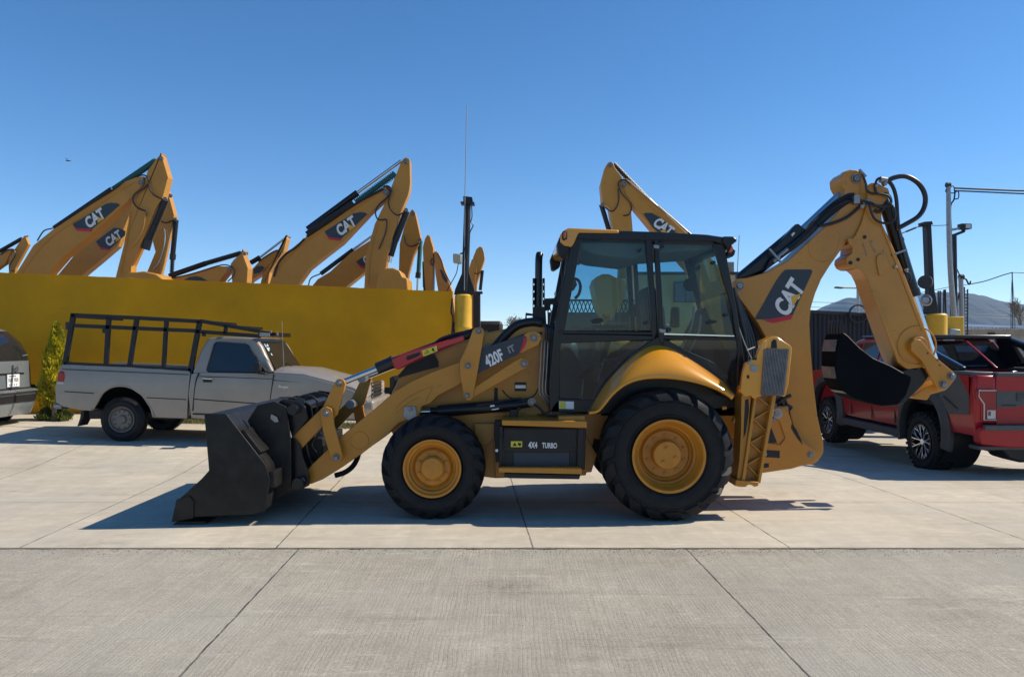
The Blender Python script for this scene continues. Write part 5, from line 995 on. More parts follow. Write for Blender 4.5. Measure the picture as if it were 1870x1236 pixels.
MB().cyl(W(1752, 506, 18.2), W(1759, 506, 18.2), .07).tube([W(1757, 507, 18.2), W(1764, 510, 18.2), W(1769, 519, 18.2), W(1772, 516, 18.2), W(1772, 513, 18.2)], .02, 6).build('cable_head', 'blkm', p3)
MB().tube([W(1744, 485, 18.1), W(1750, 497, 18.2), W(1754, 508, 18.2)], .015, 6).tube([W(1754, 530, 18.2), W(1745, 560, 18.2), W(1742, 573, 18.2)], .02, 6).build('strut', 'blkm', p3)
# overhead wires
def wire(lab, pts, Y, r): tag(MB().tube([W(x, y, Y) for x, y in pts], r, 6, 5).build('overhead_wire', 'hose', loc=W(*pts[0], Y)), lab, 'wire')
wire('upper of the two thick overhead cables from the power pole', [(1742, 343.5), (1800, 346), (1870, 348.5), (1960, 349)], 17.5, .022)
wire('lower of the two thick overhead cables from the power pole', [(1742, 348.5), (1800, 351), (1870, 354), (1960, 356)], 17.5, .016)
wire('sagging cable from the service pole to the guyed aerial mast', [(1772, 519), (1800, 513), (1830, 503), (1849, 497.5)], 20, .014)
wire('thin cable running right from the top of the aerial mast', [(1849, 497.5), (1862, 498), (1890, 499)], 20, .012)
wire('thin cable between the black column cap and the power pole', [(1702, 412), (1716, 412), (1732, 411)], 16.5, .008)
wire('thin wire crossing above the dark wall behind the bars', [(1668, 537), (1700, 531), (1740, 523), (1772, 519)], 20, .008)
for i, (ya, yb) in enumerate(((551, 556), (560, 566), (566, 572))): wire(('highest', 'middle', 'lowest')[i]+' of three far power lines in front of the round hill', [(1470, ya), (1560, (ya+yb)/2+1), (1900, yb+12)], 120, .035)
wire('faint far power line low in the sky left of the cab', [(880, 593), (930, 594), (1010, 594.5)], 100, .03)
# reinforcement bars and lattice
for i, (x, yt) in enumerate(((1714, 531), (1717, 531), (1723, 529), (1727, 528.5), (1736, 526), (1739, 544), (1745, 530))):
    tag(MB().tube([W(x, 640, 21), W(x+.3, 580, 21), W(x+(i % 3-1)*.7, yt, 21)], .022, 6, 3).build('rebar', 'frame', loc=W(x, 640, 21)), 'thin upright steel bar rising behind the gate post and poles', 'steel bar', 'steel bars rising behind the yellow gate post')
lt = thing('lattice_column', 'narrow ladder-like steel lattice column right of the poles', 'lattice', W(1765, 640, 19)); m = MB()
for x in (1760.5, 1766.5): m.bar(W(x, 640, 19), W(x+.5, 524 if x < 1763 else 528, 19), .025, .025)
m.build('upright', 'frame', lt); m = MB()
for i in range(18): m.bar(W(1759, 532+i*6, 19), W(1768, 532+i*6, 19), .02, .02)
m.build('rung', 'frame', lt)
# grey block building with wavy sheet roof
gb = thing('block_building', 'low grey concrete-block building with a wavy white sheet roof at the right edge', 'building', W(1820, 680, 24))
a, b = W(1761, 602, 24), W(1960, 602, 24)
m = MB(); dl, dr, dt = W(1816, 0, 24).x, W(1845, 0, 24).x, W(0, 613, 24).z
m.box((a.x, 24, -.6), (dl, 24.2, a.z)); m.box((dr, 24, -.6), (b.x, 24.2, a.z)); m.box((dl, 24, dt), (dr, 24.2, a.z)); m.box((a.x, 24.2, -.6), (a.x+.2, 30, a.z)); m.build('wall', 'conc', gb)
m = MB()
for i in range(6): m.box((a.x, 23.992, W(0, 612+i*12, 24).z), (dl-.25, 24, W(0, 612.7+i*12, 24).z)); m.box((dr+.05, 23.992, W(0, 612+i*12, 24).z), (b.x, 24, W(0, 612.7+i*12, 24).z))
for i in range(6):
    for j in range(5): x = a.x+.25+j*.42+(i % 2)*.21; m.box((x, 23.991, W(0, 624+i*12, 24).z), (x+.012, 24, W(0, 612.7+i*12, 24).z)) if x < dl-.3 else None
m.build('mortar_joint', mat('mortar', (.22, .20, .18), .9), gb)
MB().box((dl-.22, 23.96, dt-.0), (dl, 24.0, dt+.1)).box((dl, 24.1, -.6), (dr, 24.14, dt)).build('door', 'dwall', gb)
m = MB(); rings = []
for i in range(161):
    x = a.x-.1+(b.x-a.x+.1)*i/160; z = a.z+.06+.035*math.sin(i*1.25)-.02; rings.append([(x, 23.7, z), (x, 30, z+.3), (x, 30, z+.31), (x, 23.7, z+.012)])
m.loft(rings).build('roof', mat('white_roof_sheet', (.6, .6, .58), .4, metal=.3), gb, smooth=60)
pf = thing('picket_fence', 'pale picket fence in front of the block building at the right edge', 'fence', W(1860, 690, 22)); m = MB()
for i in range(26): x = 1843+i*3.2; m.px([(x, 650), (x+1.6, 650), (x+1.6, 700), (x, 700)], 22, .03)
m.px([(1842, 655), (1930, 656), (1930, 658), (1842, 657)], 22.03, .03); m.build('fence_panel', 'conc', pf)
mast = thing('aerial_mast', 'thin guyed aerial mast above the grey block building', 'mast', W(1848, 600, 20)); MB().tube([W(1848.5, 600, 20), W(1848.5, 498, 20)], .014, 6, 1).build('mast_rod', 'frame', mast)
m = MB()
for e_ in (1845, 1852, 1854): m.tube([W(1848.5, 500, 20), W(1848+(e_-1848)*.5, 535, 20), W(e_, 600, 20)], .005, 5, 2)
m.build('guy_line', 'frame', mast)
# ================================================================== plants
def bare_tree(label, px, py, Y, h, seed, mt='bark', n=9, leaf=None):
    rnd = random.Random(seed); base = W(px, py, Y); t_ = thing('bare_tree', label, 'tree', base); m = MB(); tips = []
    def br(p, d, l, r, lv):
        q = p+d*l; m.tube([p, (p+q)/2+Vector((rnd.uniform(-1, 1), 0, rnd.uniform(-1, 1)))*l*.08, q], [r, r*.6], 5, 2); tips.append(q)
        if lv: 
            for _ in range(4): br(q if rnd.random() < .6 else p.lerp(q, rnd.uniform(.4, .9)), (d+Vector((rnd.uniform(-1, 1), rnd.uniform(-1, 1), rnd.uniform(-.3, .9)))*.75).normalized(), l*.66, r*.6, lv-1)
    br(base, Vector((0, 0, 1)), h*.33, h*.02, 4); m.build('branches', mt, t_, smooth=60)
    if leaf:
        l = MB()
        for q in tips:
            for _ in range(5):
                c_ = q+Vector((rnd.gauss(0, .15), rnd.gauss(0, .15), rnd.gauss(0, .15)))*h*.3; s_ = h*.02; d = Vector((rnd.uniform(-1, 1), rnd.uniform(-1, 1), rnd.uniform(-1, 1))).normalized(); u = d.orthogonal().normalized(); v = d.cross(u)
                l.face([c_-u*s_, c_-v*s_*.6, c_+u*s_, c_+v*s_*.6])
        l.build('crown', leaf, t_, recalc=False)
bare_tree('bare grey tree behind the block building at the right edge', 1864, 640, 34, 3.0, 4)
bare_tree('distant small tree just above the loader hood line', 935, 636, 70, 3.4, 9, leaf='ftree')
def thuja(label, px, Y, ztop_px, zbot_px, rmax, n, mt, cat, name, seed, trunk=True):
    rnd = random.Random(seed); x = W(px, 0, Y).x; zb, zt_ = W(0, zbot_px, Y).z, W(0, ztop_px, Y).z; g0 = G(x, Y)
    t_ = thing(name, label, cat, (x, Y, g0)); m = MB(); hh = zt_-zb
    lobes = [(rnd.uniform(-.45, .45), rnd.uniform(-.45, .45), rnd.uniform(.45, .9), rnd.uniform(.35, .6)) for _ in range(9)]
    for _ in range(n):
        if rnd.random() < .55: u = rnd.random()**.85; cx_, cy_, sc = 0, 0, 1
        else: lx, ly, lt_, ls = rnd.choice(lobes); u = rnd.random()*lt_; cx_, cy_, sc = lx*rmax*(1-u*.6), ly*rmax*(1-u*.6), ls
        prof = (math.sin(min(1, u*1.9+.28)*PI/2)*(1-u)**.75)*1.05
        a = rnd.uniform(0, 2*PI); r = rmax*prof*sc*(rnd.random()**.35)*(1+.18*math.sin(a*3+u*14))
        p = Vector((x+cx_+r*math.cos(a), Y+cy_+r*math.sin(a), zb+hh*u)); s_ = rnd.uniform(.018, .042)
        d = Vector((math.cos(a)*.5, math.sin(a)*.5, rnd.uniform(.6, 1.6))).normalized(); w_ = Vector((rnd.uniform(-1, 1), rnd.uniform(-1, 1), rnd.uniform(-.4, .4))).normalized()
        w_ = (w_-d*w_.dot(d)).normalized()
        m.add([p-w_*s_*.35, p+d*s_*.9-w_*s_*.5, p+d*s_*2.0, p+d*s_*.8+w_*s_*.45], [(0, 1, 2, 3)])
    m.build('crown', mt, t_, recalc=False)
    if trunk: MB().tube([(x, Y, g0-.05), (x, Y, zb+hh*.5)], [.05, .02], 8, 1).build('trunk', 'bark', t_)
thuja('golden-yellow upright cypress beside the tail of the silver pickup', 104, 14.15, 592, 745, .36, 9000, 'thuja', 'tree', 'cypress_tree', 5)
for i, (px, a_, b_) in enumerate(((84, 748, 769), (113, 744, 770))):
    thuja(('low dark shrub left of the cypress foot', 'low leafy green shrub right of the cypress foot')[i], px, 14.0, a_, b_, .2, 1300, 'shrub', 'shrub', 'low_shrub', 11+i, False)
tag(MB().box((-8.66, 13.9, .2), (-8.57, 14.0, .56)).build('stub_post', 'bark', loc=(-8.6, 13.9, .2), bevel=.01), 'short grey-brown stub at the foot of the golden cypress', 'stub')
m = MB(); rnd = random.Random(8)
for _ in range(9000):
    x = rnd.uniform(-7.4, -1.8); y = rnd.uniform(14.2, 14.9)+rnd.gauss(0, .05); z = G(x, y); h_ = rnd.uniform(.03, .11); a = rnd.uniform(0, PI); dx, dy = math.cos(a)*.008, math.sin(a)*.008
    m.add([(x-dx, y-dy, z), (x+dx, y+dy, z), (x+rnd.gauss(0, .02), y+rnd.gauss(0, .02), z+h_)], [(0, 1, 2)])
g_ = m.build('grass', 'grass', recalc=False); g_['kind'] = 'stuff'; g_['label'] = 'dry grass strip along the foot of the yellow wall'
# small bird in the sky
bd = MB(); q = W(125, 294, 40); bd.tube([q+Vector((-.12, 0, .01)), q, q+Vector((.12, 0, .0))], [.035, .02], 8, 3); bd.add([q+Vector((0, 0, .02)), q+Vector((-.05, -.25, .09)), q+Vector((.05, -.22, .07))], [(0, 1, 2)]); bd.add([q+Vector((0, 0, .02)), q+Vector((-.05, .25, .09)), q+Vector((.05, .22, .07))], [(0, 1, 2)])
tag(bd.build('bird', 'frame', loc=q), 'tiny dark bird high in the sky above the left arms', 'bird')
# ================================================================== silver pickup
YP = 11.72
sp = thing('silver_pickup', 'dusty silver single-cab pickup with a black rack over its bed, parked along the yellow wall', 'pickup truck', (-4.5, YP+.8, .15))
def pk(name, pts, d0, d1, m_, bev=.02, parent=sp, smooth=35): return MB().poly(XZ(pts, YP), YP+d0, YP+d1).build(name, m_, parent, bevel=bev, smooth=smooth)
bed = [(103, 735), (102, 707), (107, 675), (111.5, 665.5), (220, 670), (344, 677.5), (347, 681), (341, 764), (280, 762), (273.5, 743), (259, 722), (238, 708), (219, 704.5), (200, 708), (185, 719), (175, 736), (166, 750), (143, 748), (124, 744)]
zl = [.5+.07*i for i in range(13)]
def bulge(s_, y_=1): return lambda z: -s_*y_*(.045*(1-((z-.95)/.45)**2)-.03 if z > .95 else .045*(1-((z-.95)/.55)**2)-.03)
b1 = MB().poly(XZ(bed, YP), YP, YP+.07).build('bed_side', 'silver', sp, bevel=.012, bow=(1, YP, zl, bulge(1)), smooth=50)
MB().poly(XZ(bed, YP), YP+1.58, YP+1.65).build('bed_side', 'silver', sp, bevel=.012, bow=(1, YP+1.65, zl, bulge(-1)), smooth=50)
pk('tailgate', [(103, 707), (107, 672), (113, 672), (112, 745), (103, 740)], .07, 1.58, 'silver'); pk('bed_floor', [(110, 735), (344, 740), (343, 758), (280, 756), (270, 730), (240, 702), (200, 703), (172, 738), (160, 745), (112, 741)], .12, 1.55, 'blkm')
pk('bed_front', [(338, 677), (345, 677), (344, 760), (338, 760)], .07, 1.58, 'silver')
ar = [(170, 746), (177, 735), (187, 718), (201, 707.5), (219, 704), (239, 707.5), (260, 721), (275, 742), (281, 761)]
MB().tube([W(x, y, YP+.004) for x, y in ar], .020, 8, 4).build('arch_flare', 'silver', b1); MB().tube([W(118, 714.8, YP-.015), W(171, 718, YP-.015)], .008, 6, 1).tube([W(268, 726, YP-.013), W(340, 729.4, YP-.013)], .008, 6, 1).tube([W(113, 674, YP+.0), W(345, 684, YP+.0)], .006, 6, 1).build('crease', 'blkm', b1)
pk('tail_lamp', [(106, 680), (111, 677.5), (117, 679), (118.5, 686), (118, 697.5), (104.5, 696)], -.012, .1, 'rlamp', .012); pk('tail_lamp_clear', [(104.5, 697), (118, 698), (117.5, 709), (113, 711.5), (103, 709)], -.010, .1, 'wlamp', .012)
cab_l = [(349.4, 683), (363, 680.5), (499, 682), (560, 688), (606, 700), (640, 712), (668, 724), (672, 740), (664, 765), (612, 765), (600, 742), (588, 728), (563, 721), (540, 722.5), (518, 730), (505, 748), (500, 768), (413, 768), (349, 763), (345, 720)]
MB().poly(XZ(cab_l, YP), YP, YP+1.65).build('cab_body', 'silver', sp, bevel=.02, bow=(1, YP, zl, bulge(1)), smooth=50)
cb = sp.children[-1]
# hood with a crown, greenhouse with tumblehome
def zx(pt): (x, z), = XZ([pt], YP); return x, z
rings = []
for px, py, in ((499, 680), (553, 683), (606, 697), (645, 708), (668, 722)):
    x, z = zx((px, py)); rings.append([(x, YP+.02, z-.06), (x, YP+.03, z+.0), (x, YP+.12, z+.045), (x, YP+.45, z+.075), (x, YP+.83, z+.08), (x, YP+1.2, z+.075), (x, YP+1.53, z+.045), (x, YP+1.62, z), (x, YP+1.63, z-.06)])
MB().loft(rings).build('hood', 'silver', cb, smooth=50)
def gh(name, pts_out, m_, off=0., parent=cb, y_in=.0):
    m = MB(); zb = zx((0, 682))[1]
    def yy(z): return YP+.02+off+(z-zb)*.16
    v0 = []; v1 = []
    for p in pts_out:
        x, z = zx(p); v0.append((x, yy(z), z)); v1.append((x, 2*(YP+.825)-yy(z), z))
    return m, v0, v1
gp = [(349.4, 683), (362, 640), (373, 619), (378.5, 616), (412, 614.5), (454, 616), (464, 620), (474, 632), (499, 680)]
m, v0, v1 = gh('x', gp, 'silver'); n = len(v0); m.add(v0+v1, [tuple(range(n)), tuple(range(2*n-1, n-1, -1))]+[(i, i+n, (i+1) % n+n, (i+1) % n) for i in range(n)])
m.build('cabin', 'silver', cb, bevel=.035, seg=3)
sg = cb.children[-1]
wp_ = [(388, 628), (391, 625.3), (400, 624.8), (444.6, 628.2), (450, 631), (485, 678), (484, 680), (379, 678.5), (377, 676)]
m, v0, v1 = gh('x', wp_, '', -.010); m.face(v0); m.build('side_window', 'dgl', cb, recalc=False)
m, v0, v1 = gh('x', wp_, '', -.010); m.face(v1); m.build('side_window', 'dgl', cb, recalc=False)
m, v0, v1 = gh('x', wp_, '', -.012); m.tube([Vector(v) for v in v0]+[Vector(v0[0])], .010, 6, 1); m.tube([Vector(a) for a in (v0[0], v0[-1])], .014, 6, 1); m.build('window_seal', 'blkm', cb)
# windscreen (set into the sloping front)
(xt, zt2), (xb, zb2) = zx((466, 623)), zx((498, 677))
def ws_(u, w_): 
    x = xt+(xb-xt)*u; z = zt2+(zb2-zt2)*u; hw = .66+.10*u; return (x+.018, YP+.825+w_*hw, z+.012)
m = MB(); m.face([ws_(.04, -.93), ws_(.04, .93), ws_(.97, .95), ws_(.97, -.95)]); m.build('windscreen', 'dgl', cb, recalc=False)
m = MB(); m.tube([ws_(.04, -.95), ws_(.04, .95)], .010, 6, 1).tube([ws_(.98, -.96), ws_(.98, .96)], .014, 6, 1); m.build('windscreen_seal', 'blkm', cb)
m = MB(); 
for u0, u1, w0, w1 in ((.12, .22, -.85, -.72), (.12, .2, -.70, -.6), (.25, .36, -.82, -.7), (.24, .3, -.68, -.62), (.45, .52, -.74, -.68)): 
    P_ = [Vector(ws_(u, w)) for u, w in ((u0, w0), (u0, w1), (u1, w1), (u1, w0))]; m.face([p+Vector((.004, 0, .003)) for p in P_])
m.build('windscreen_sticker', mat('pale_sticker', (.5, .65, .7), .5), cb, recalc=False)
m = MB()
for pp in ([(363, 681), (357, 700), (352, 750)], [(500, 683), (497, 705), (493, 733), (489, 752)], [(352, 755.5), (400, 757), (492, 757)]): m.tube([W(x, y, YP-.008) for x, y in pp], .011, 5, 3)
m.tube([W(354, 728.5, YP-.013), W(494, 738.5, YP-.011)], .008, 5, 1).tube([W(364, 687, YP-.004), W(498, 692, YP-.004)], .005, 5, 1).tube([W(500, 694, YP-.004), W(606, 704, YP-.002)], .006, 5, 1); m.build('panel_gap', 'blkm', cb)
pk('door_handle', [(371, 691), (387, 692), (387, 698), (372, 697.5)], -.03, .01, 'blkm', .006, cb); MB().px([(370, 690.5), (388, 691.5), (388, 693), (370, 692)], YP-.034, .02).build('handle_trim', 'chrome', cb)
mr_ = MB().px([(462, 662), (464, 660.5), (473, 661.5), (474.5, 665), (474, 677), (470, 679.5), (461, 677)], YP-.20, .12).build('wing_mirror', 'blkm', cb, bevel=.02); MB().px([(466, 677), (484, 681), (486, 684), (470, 683)], YP-.12, .16).build('mirror_arm', 'blkm', mr_, bevel=.008)
text('Ranger', W(518, 706.5, YP-.018), .055, -.06, 'chrome', cb, 1.0, .01, skew=.3, name='badge')
MB().tube([W(519, 683, YP+.1), W(516, 618, YP+.1), W(515, 586, YP+.1)], [.006, .003], 6, 1).cyl(W(519, 686, YP+.1), W(519, 681, YP+.1), .02).build('aerial', 'steel', cb)
m = MB(); m.tube([W(545, 676, YP+.6), W(538, 672, YP+.7), W(520, 662, YP+.8)], .006, 5, 2).tube([W(552, 676, YP+1.2), W(540, 670, YP+1.2)], .006, 5, 1); m.build('wiper', 'blkm', cb)
# front end: lamp, grille, bumper
x0_, z0_ = zx((668, 722)); xe, ze = zx((676, 745))
xf = zx((668, 0))[0]
MB().box((xf-.06, YP+.04, zx((0, 726))[1]), (xf+.02, YP+.38, zx((0, 703))[1])).build('headlamp', 'wlamp', sp, bevel=.025); MB().box((xf-.06, YP+1.27, zx((0, 726))[1]), (xf+.02, YP+1.61, zx((0, 703))[1])).build('headlamp', 'wlamp', sp, bevel=.025)
gr_ = MB().box((xf-.05, YP+.40, zx((0, 730))[1]), (xf+.03, YP+1.25, zx((0, 702))[1])).build('grille', 'blkm', sp, bevel=.01)
m = MB()
for i in range(4): z = zx((0, 728))[1]+i*.065; m.box((xf+.02, YP+.4, z), (xf+.045, YP+1.25, z+.018))
m.build('grille_bar', 'chrome', gr_)
MB().box((xf-.35, YP-.02, zx((0, 752))[1]), (xf+.13, YP+1.67, zx((0, 731))[1])).build('front_bumper', 'silver', sp, bevel=.05, seg=3)
MB().px([(96, 736), (112, 738), (112, 748), (97, 746)], YP+.1, 1.45).build('rear_bumper', 'pinm', sp, bevel=.02)
MB().px([(148, 750), (154, 750), (152, 762), (144, 778), (141, 778), (146, 764)], YP+.15, .25).build('mud_flap', 'blkm', sp)
def small_wheel(P, cx_, cy_, Y, R_, w_, rr, par, mir_y=None, rim='steelw'):
    c_ = W(cx_, cy_, Y); m = MB(); m.lathe([(.03, rr), (.01, rr+.03), (0, (rr+R_)/2), (.02, R_-.03), (.05, R_), (w_-.05, R_), (w_-.02, R_-.03), (w_, (rr+R_)/2), (w_-.01, rr+.03), (w_-.03, rr)], c_, 56)
    for k_ in range(60):
        a = 2*PI*k_/60
        for yy, dd in ((.05, .0), (.12, .05)):
            p0 = c_+Vector((math.cos(a+dd)*(R_+.002), yy, math.sin(a+dd)*(R_+.002))); p1 = c_+Vector((math.cos(a+dd+.05)*(R_+.002), yy+.06, math.sin(a+dd+.05)*(R_+.002))); m.bar(p0, p1, .012, .03)
    r = MB(); r.lathe([(.03, rr+.003), (.012, rr), (.012, rr-.012), (.045, rr-.02), (.055, rr-.04), (.03, rr-.055), (.035, .07), (.01, .065), (.0, .045), (0, 0)], c_, 48)
    h = MB()
    for k_ in range(10): a = 2*PI*k_/10; q = c_+Vector((math.cos(a)*(rr-.075), .028, math.sin(a)*(rr-.075))); h.cyl(q, q+Vector((0, .03, 0)), .014, n=12)
    if mir_y: m, r, h = m.mir(mir_y), r.mir(mir_y), h.mir(mir_y)
    o = r.build('wheel', rim, P, smooth=45); m.build('tyre', 'rub', o, smooth=40); h.build('rim_hole', 'hose', o)
M['steelw'] = mat('dull_steel_wheel', (.13, .125, .12), .5, metal=.5, var=.3, scale=15, dust=DUST, dustamt=.3)
YM = YP+.825
for cx_ in (221, 552):
    for mi in (None, YM): small_wheel(sp, cx_, 766, YP+.03, .345, .22, .205, sp, mi)
MB().box((zx((150, 0))[0], YP+.2, .52), (zx((640, 0))[0], YP+1.45, .66)).build('underframe', 'blkm', sp)
# rack
rk = MB(); w_ = .055; Yr = YP+.06
def rb(p, q, w=6.5, Y=Yr, mm=rk): mm.bar(W(*p, Y), W(*q, Y), .05, w/F*Y)
for p, q, w in (((130, 575), (250, 580.5), 7), ((250, 580.5), (366, 587), 7), ((366, 586), (476, 605), 7), ((136, 594.5), (250, 599.5), 7), ((250, 599.5), (358, 604), 7), ((358, 605), (476, 614), 7), ((134.5, 573), (119, 665), 8.5), ((199, 579), (194, 665), 8), ((250, 582), (237, 668), 8), ((304, 587), (299, 671), 7), ((365, 586), (347, 682), 9), ((118, 664.5), (237, 670), 8), ((237, 670), (350, 677), 9), ((413, 594), (411, 610), 6), ((373, 606), (372, 614), 6)): rb(p, q, w)
rk.build('bed_rack', 'blkm', sp, bevel=.004); rko = sp.children[-1]
m = MB()
for p, q, w in (((130, 575), (366, 587), 6), ((366, 586), (476, 605), 6)): rb(p, q, w, YP+1.55, m)
m.build('rack_far_rail', 'blkm', rko)
m = MB()
for x, y in ((133, 578), (250, 581), (366, 587), (420, 596)): m.bar(W(x, y, Yr), W(x, y, Yr)+Vector((0, 1.48, 0)), .05, .04)
m.bar(W(476, 610, Yr)-Vector((0, .03, 0)), W(476, 610, Yr)+Vector((0, 1.5, 0)), .06, .07).build('rack_cross_bar', 'blk', rko)
m = MB().px([(474, 603), (506, 608), (506, 612), (474, 613)], Yr+.3, .06).px([(474, 603), (506, 608), (506, 612), (474, 613)], Yr+1.1, .06); m.build('rack_nose', 'blk', rko)
MB().px([(474, 607), (492, 608), (492, 614), (474, 614)], Yr-.05, .03).px([(492, 603), (494, 603), (495, 608), (492, 608)], Yr+.25, .05).px([(504, 606), (507, 607), (507, 613), (504, 612)], Yr+.25, .05).build('reflector_strip', 'steel', rko)
MB().px([(119.5, 588), (126, 588), (126, 601), (119.5, 602)], Yr, .1).px([(186, 597), (194, 597), (194, 609), (187, 608)], Yr+.05, .1).build('rack_bracket', 'blk', rko)
# ================================================================== grey-green van seen from behind
vn = thing('minivan', 'grey-green minivan cut off by the left edge, its rear window and number plate facing right', 'van', (-11, 13, .25))
V0, V1 = 12.05, 13.95; VC = 13.0; gz = .26
def xr(z): # rear face x by height above the ground
    pts = [(0.2, -8.86), (.36, -8.80), (.62, -8.78), (.66, -8.88), (1.1, -8.90), (1.28, -8.93), (1.5, -9.04), (1.7, -9.22), (1.78, -9.40), (1.82, -9.75)]
    for (a, xa), (b, xb) in zip(pts, pts[1:]):
        if a <= z <= b: return xa+(xb-xa)*(z-a)/(b-a)
    return pts[-1][1] if z > 1.8 else pts[0][1]
def hw(z):
    pts = [(.2, .90), (.36, .94), (.64, .96), (.70, .93), (1.1, .93), (1.3, .91), (1.5, .86), (1.68, .76), (1.76, .64), (1.82, .40)]
    for (a, xa), (b, xb) in zip(pts, pts[1:]):
        if a <= z <= b: return xa+(xb-xa)*(z-a)/(b-a)
    return pts[-1][1] if z > 1.8 else pts[0][1]
def vring(z, x1, grow=0., n=5.0):
    xe_ = xr(z)+grow; h_ = hw(z)+grow; L_ = xe_-x1; out = []
    for i in range(64):
        a = 2*PI*i/64; c_, s_ = math.cos(a), math.sin(a); out.append((x1+L_/2+L_/2*math.copysign(abs(c_)**(2/(n*2.2)), c_), VC+h_*math.copysign(abs(s_)**(2/n), s_), z+gz))
    return out
zs = [.2, .3, .36, .45, .55, .62, .66, .70, .8, .9, 1.0, 1.1, 1.2, 1.28, 1.36, 1.5, 1.6, 1.7, 1.76, 1.8, 1.82]
def vx1(z): return -13.4+max(0, z-1.0)*1.4
MB().loft([vring(z, vx1(z)) for z in zs]).build('body', 'vanp', vn, smooth=50)
vb = vn.children[-1]
def patch(y0, y1, z0, z1, name, m_, off=.008, nz=8, ny=16, shrink=None):
    m = MB()
    for j in range(nz+1):
        z = z0+(z1-z0)*j/nz; h_ = hw(z); x1 = vx1(z); L_ = xr(z)-x1
        for i in range(ny+1):
            t_ = y0+(y1-y0)*i/ny; yl = t_*h_
            if shrink: yl = t_*shrink(z)
            s_ = min(.9999, abs(yl)/h_); a = s_**2.5; cc_ = math.sqrt(max(0, 1-a*a)); xx = x1+L_/2+L_/2*cc_**(2/11)
            m.v.append(Vector((xx+off, VC+yl*(1+off*.5), z+gz)))
    m.f = [(j*(ny+1)+i, j*(ny+1)+i+1, (j+1)*(ny+1)+i+1, (j+1)*(ny+1)+i) for j in range(nz) for i in range(ny)]
    return m.build(name, m_, vb, smooth=60)
patch(-.97, .97, 1.17, 1.70, 'rear_window', 'dgl')
wi = patch(-.5, .5, .955, 1.09, 'tailgate_handle_panel', 'vanp', .028); patch(-.5, .5, .925, .95, 'plate_recess', 'blkm', .012)
patch(-1.02, 1.02, .62, .655, 'bumper_top_strip', 'steel', .05); patch(-.98, .98, .43, .56, 'bumper_pad', 'blkm', .016)
patch(-.9, .9, .66, .685, 'tailgate_gap', 'blkm', .010); patch(.80, .97, .72, 1.12, 'tail_lamp', 'vanp', .014)
MB().box((-8.872, 12.98, .71+gz), (-8.860, 13.30, .93+gz)).build('number_plate', 'plate', vb); pl = vb.children[-1]
m = MB(); rnd = random.Random(2)
for i in range(7):
    if i == 3: continue
    y = 13.01+i*.038; m.box((-8.861, y, .80+gz), (-8.858, y+.008, .865+gz)); m.box((-8.861, y+.008, (.80 if i % 2 else .84)+gz), (-8.858, y+.022, (.812 if i % 2 else .852)+gz)); m.box((-8.861, y+.022, .80+gz), (-8.858, y+.028, (.865 if i % 3 else .84)+gz))
for i in range(4): m.box((-8.861, 13.03+i*.06, .735+gz), (-8.858, 13.05+i*.06, .755+gz))
m.box((-8.861, 13.02, .89+gz), (-8.858, 13.2, .905+gz)); m.build('plate_marks', 'frame', pl)
m = MB().tube([(-8.99, 13.55, 1.26+gz), (-8.94, 13.35, 1.22+gz), (-8.93, 13.15, 1.17+gz)], .014, 6, 2).tube([(-8.93, 13.62, 1.27+gz), (-8.95, 13.1, 1.2+gz)], .01, 5, 1); m.build('rear_wiper', 'steel', vb)
MB().lathe([(-.005, .03), (.012, .045), (.012, .03)], (-8.855, 13.2, 1.02+gz), 20, axis='X').build('badge', 'chrome', vb)
for sy in (-1, 1):
    for xa, xb in ((-10.9, -9.65), (-12.0, -11.0), (-12.75, -12.1)):
        m = MB(); zz_ = [1.22+.055*i for i in range(8)]
        for z in zz_:
            for i in range(7): m.v.append(Vector((xa+(xb-xa)*i/6, VC+sy*(hw(z)+.010), z+gz)))
        m.f = [(j*7+i, j*7+i+1, (j+1)*7+i+1, (j+1)*7+i) for j in range(7) for i in range(6)]; m.build('side_window', 'dgl', vb, smooth=60)
    for xx in (-9.75, -12.4): MB().cyl((xx, VC+sy*.925, gz+.34), (xx, VC+sy*.955, gz+.34), .40, n=32).build('wheel_arch', 'hose', vb)
for xx in (-9.75, -12.4):
    for yy in (12.02, 13.76): MB().lathe([(0, .2), (0, .3), (.03, .34), (.2, .34), (.22, .3), (.22, .2), (.1, .18), (.1, 0)], (xx, yy, gz+.32), 32).build('wheel', 'rub', vn)
# ================================================================== red pickup, three-quarter rear view
RX, RY, RG = 6.0, 9.52, -.13
rt = thing('red_pickup', 'red and grey crew-cab pickup with black roll bars at the right edge', 'pickup truck', (RX+1, RY+2.8, RG))
XC = RX+1.0
def rp(u, z): return (RY+u, RG+z)
side_ = [(.06, .66), (.05, 1.0), (.05, 1.40), (.14, 1.47), (1.0, 1.475), (2.0, 1.48), (2.05, 1.44), (3.0, 1.45), (4.1, 1.43), (4.35, 1.42), (5.2, 1.33), (5.55, 1.22), (5.65, .95), (5.6, .62), (5.15, .58), (5.1, .80), (5.0, 1.0), (4.8, 1.12), (4.52, 1.16), (4.25, 1.1), (4.05, .95), (3.95, .75), (3.92, .58), (1.85, .58), (1.83, .75), (1.73, .97), (1.53, 1.13), (1.25, 1.18), (.97, 1.13), (.78, .97), (.68, .76), (.66, .66)]
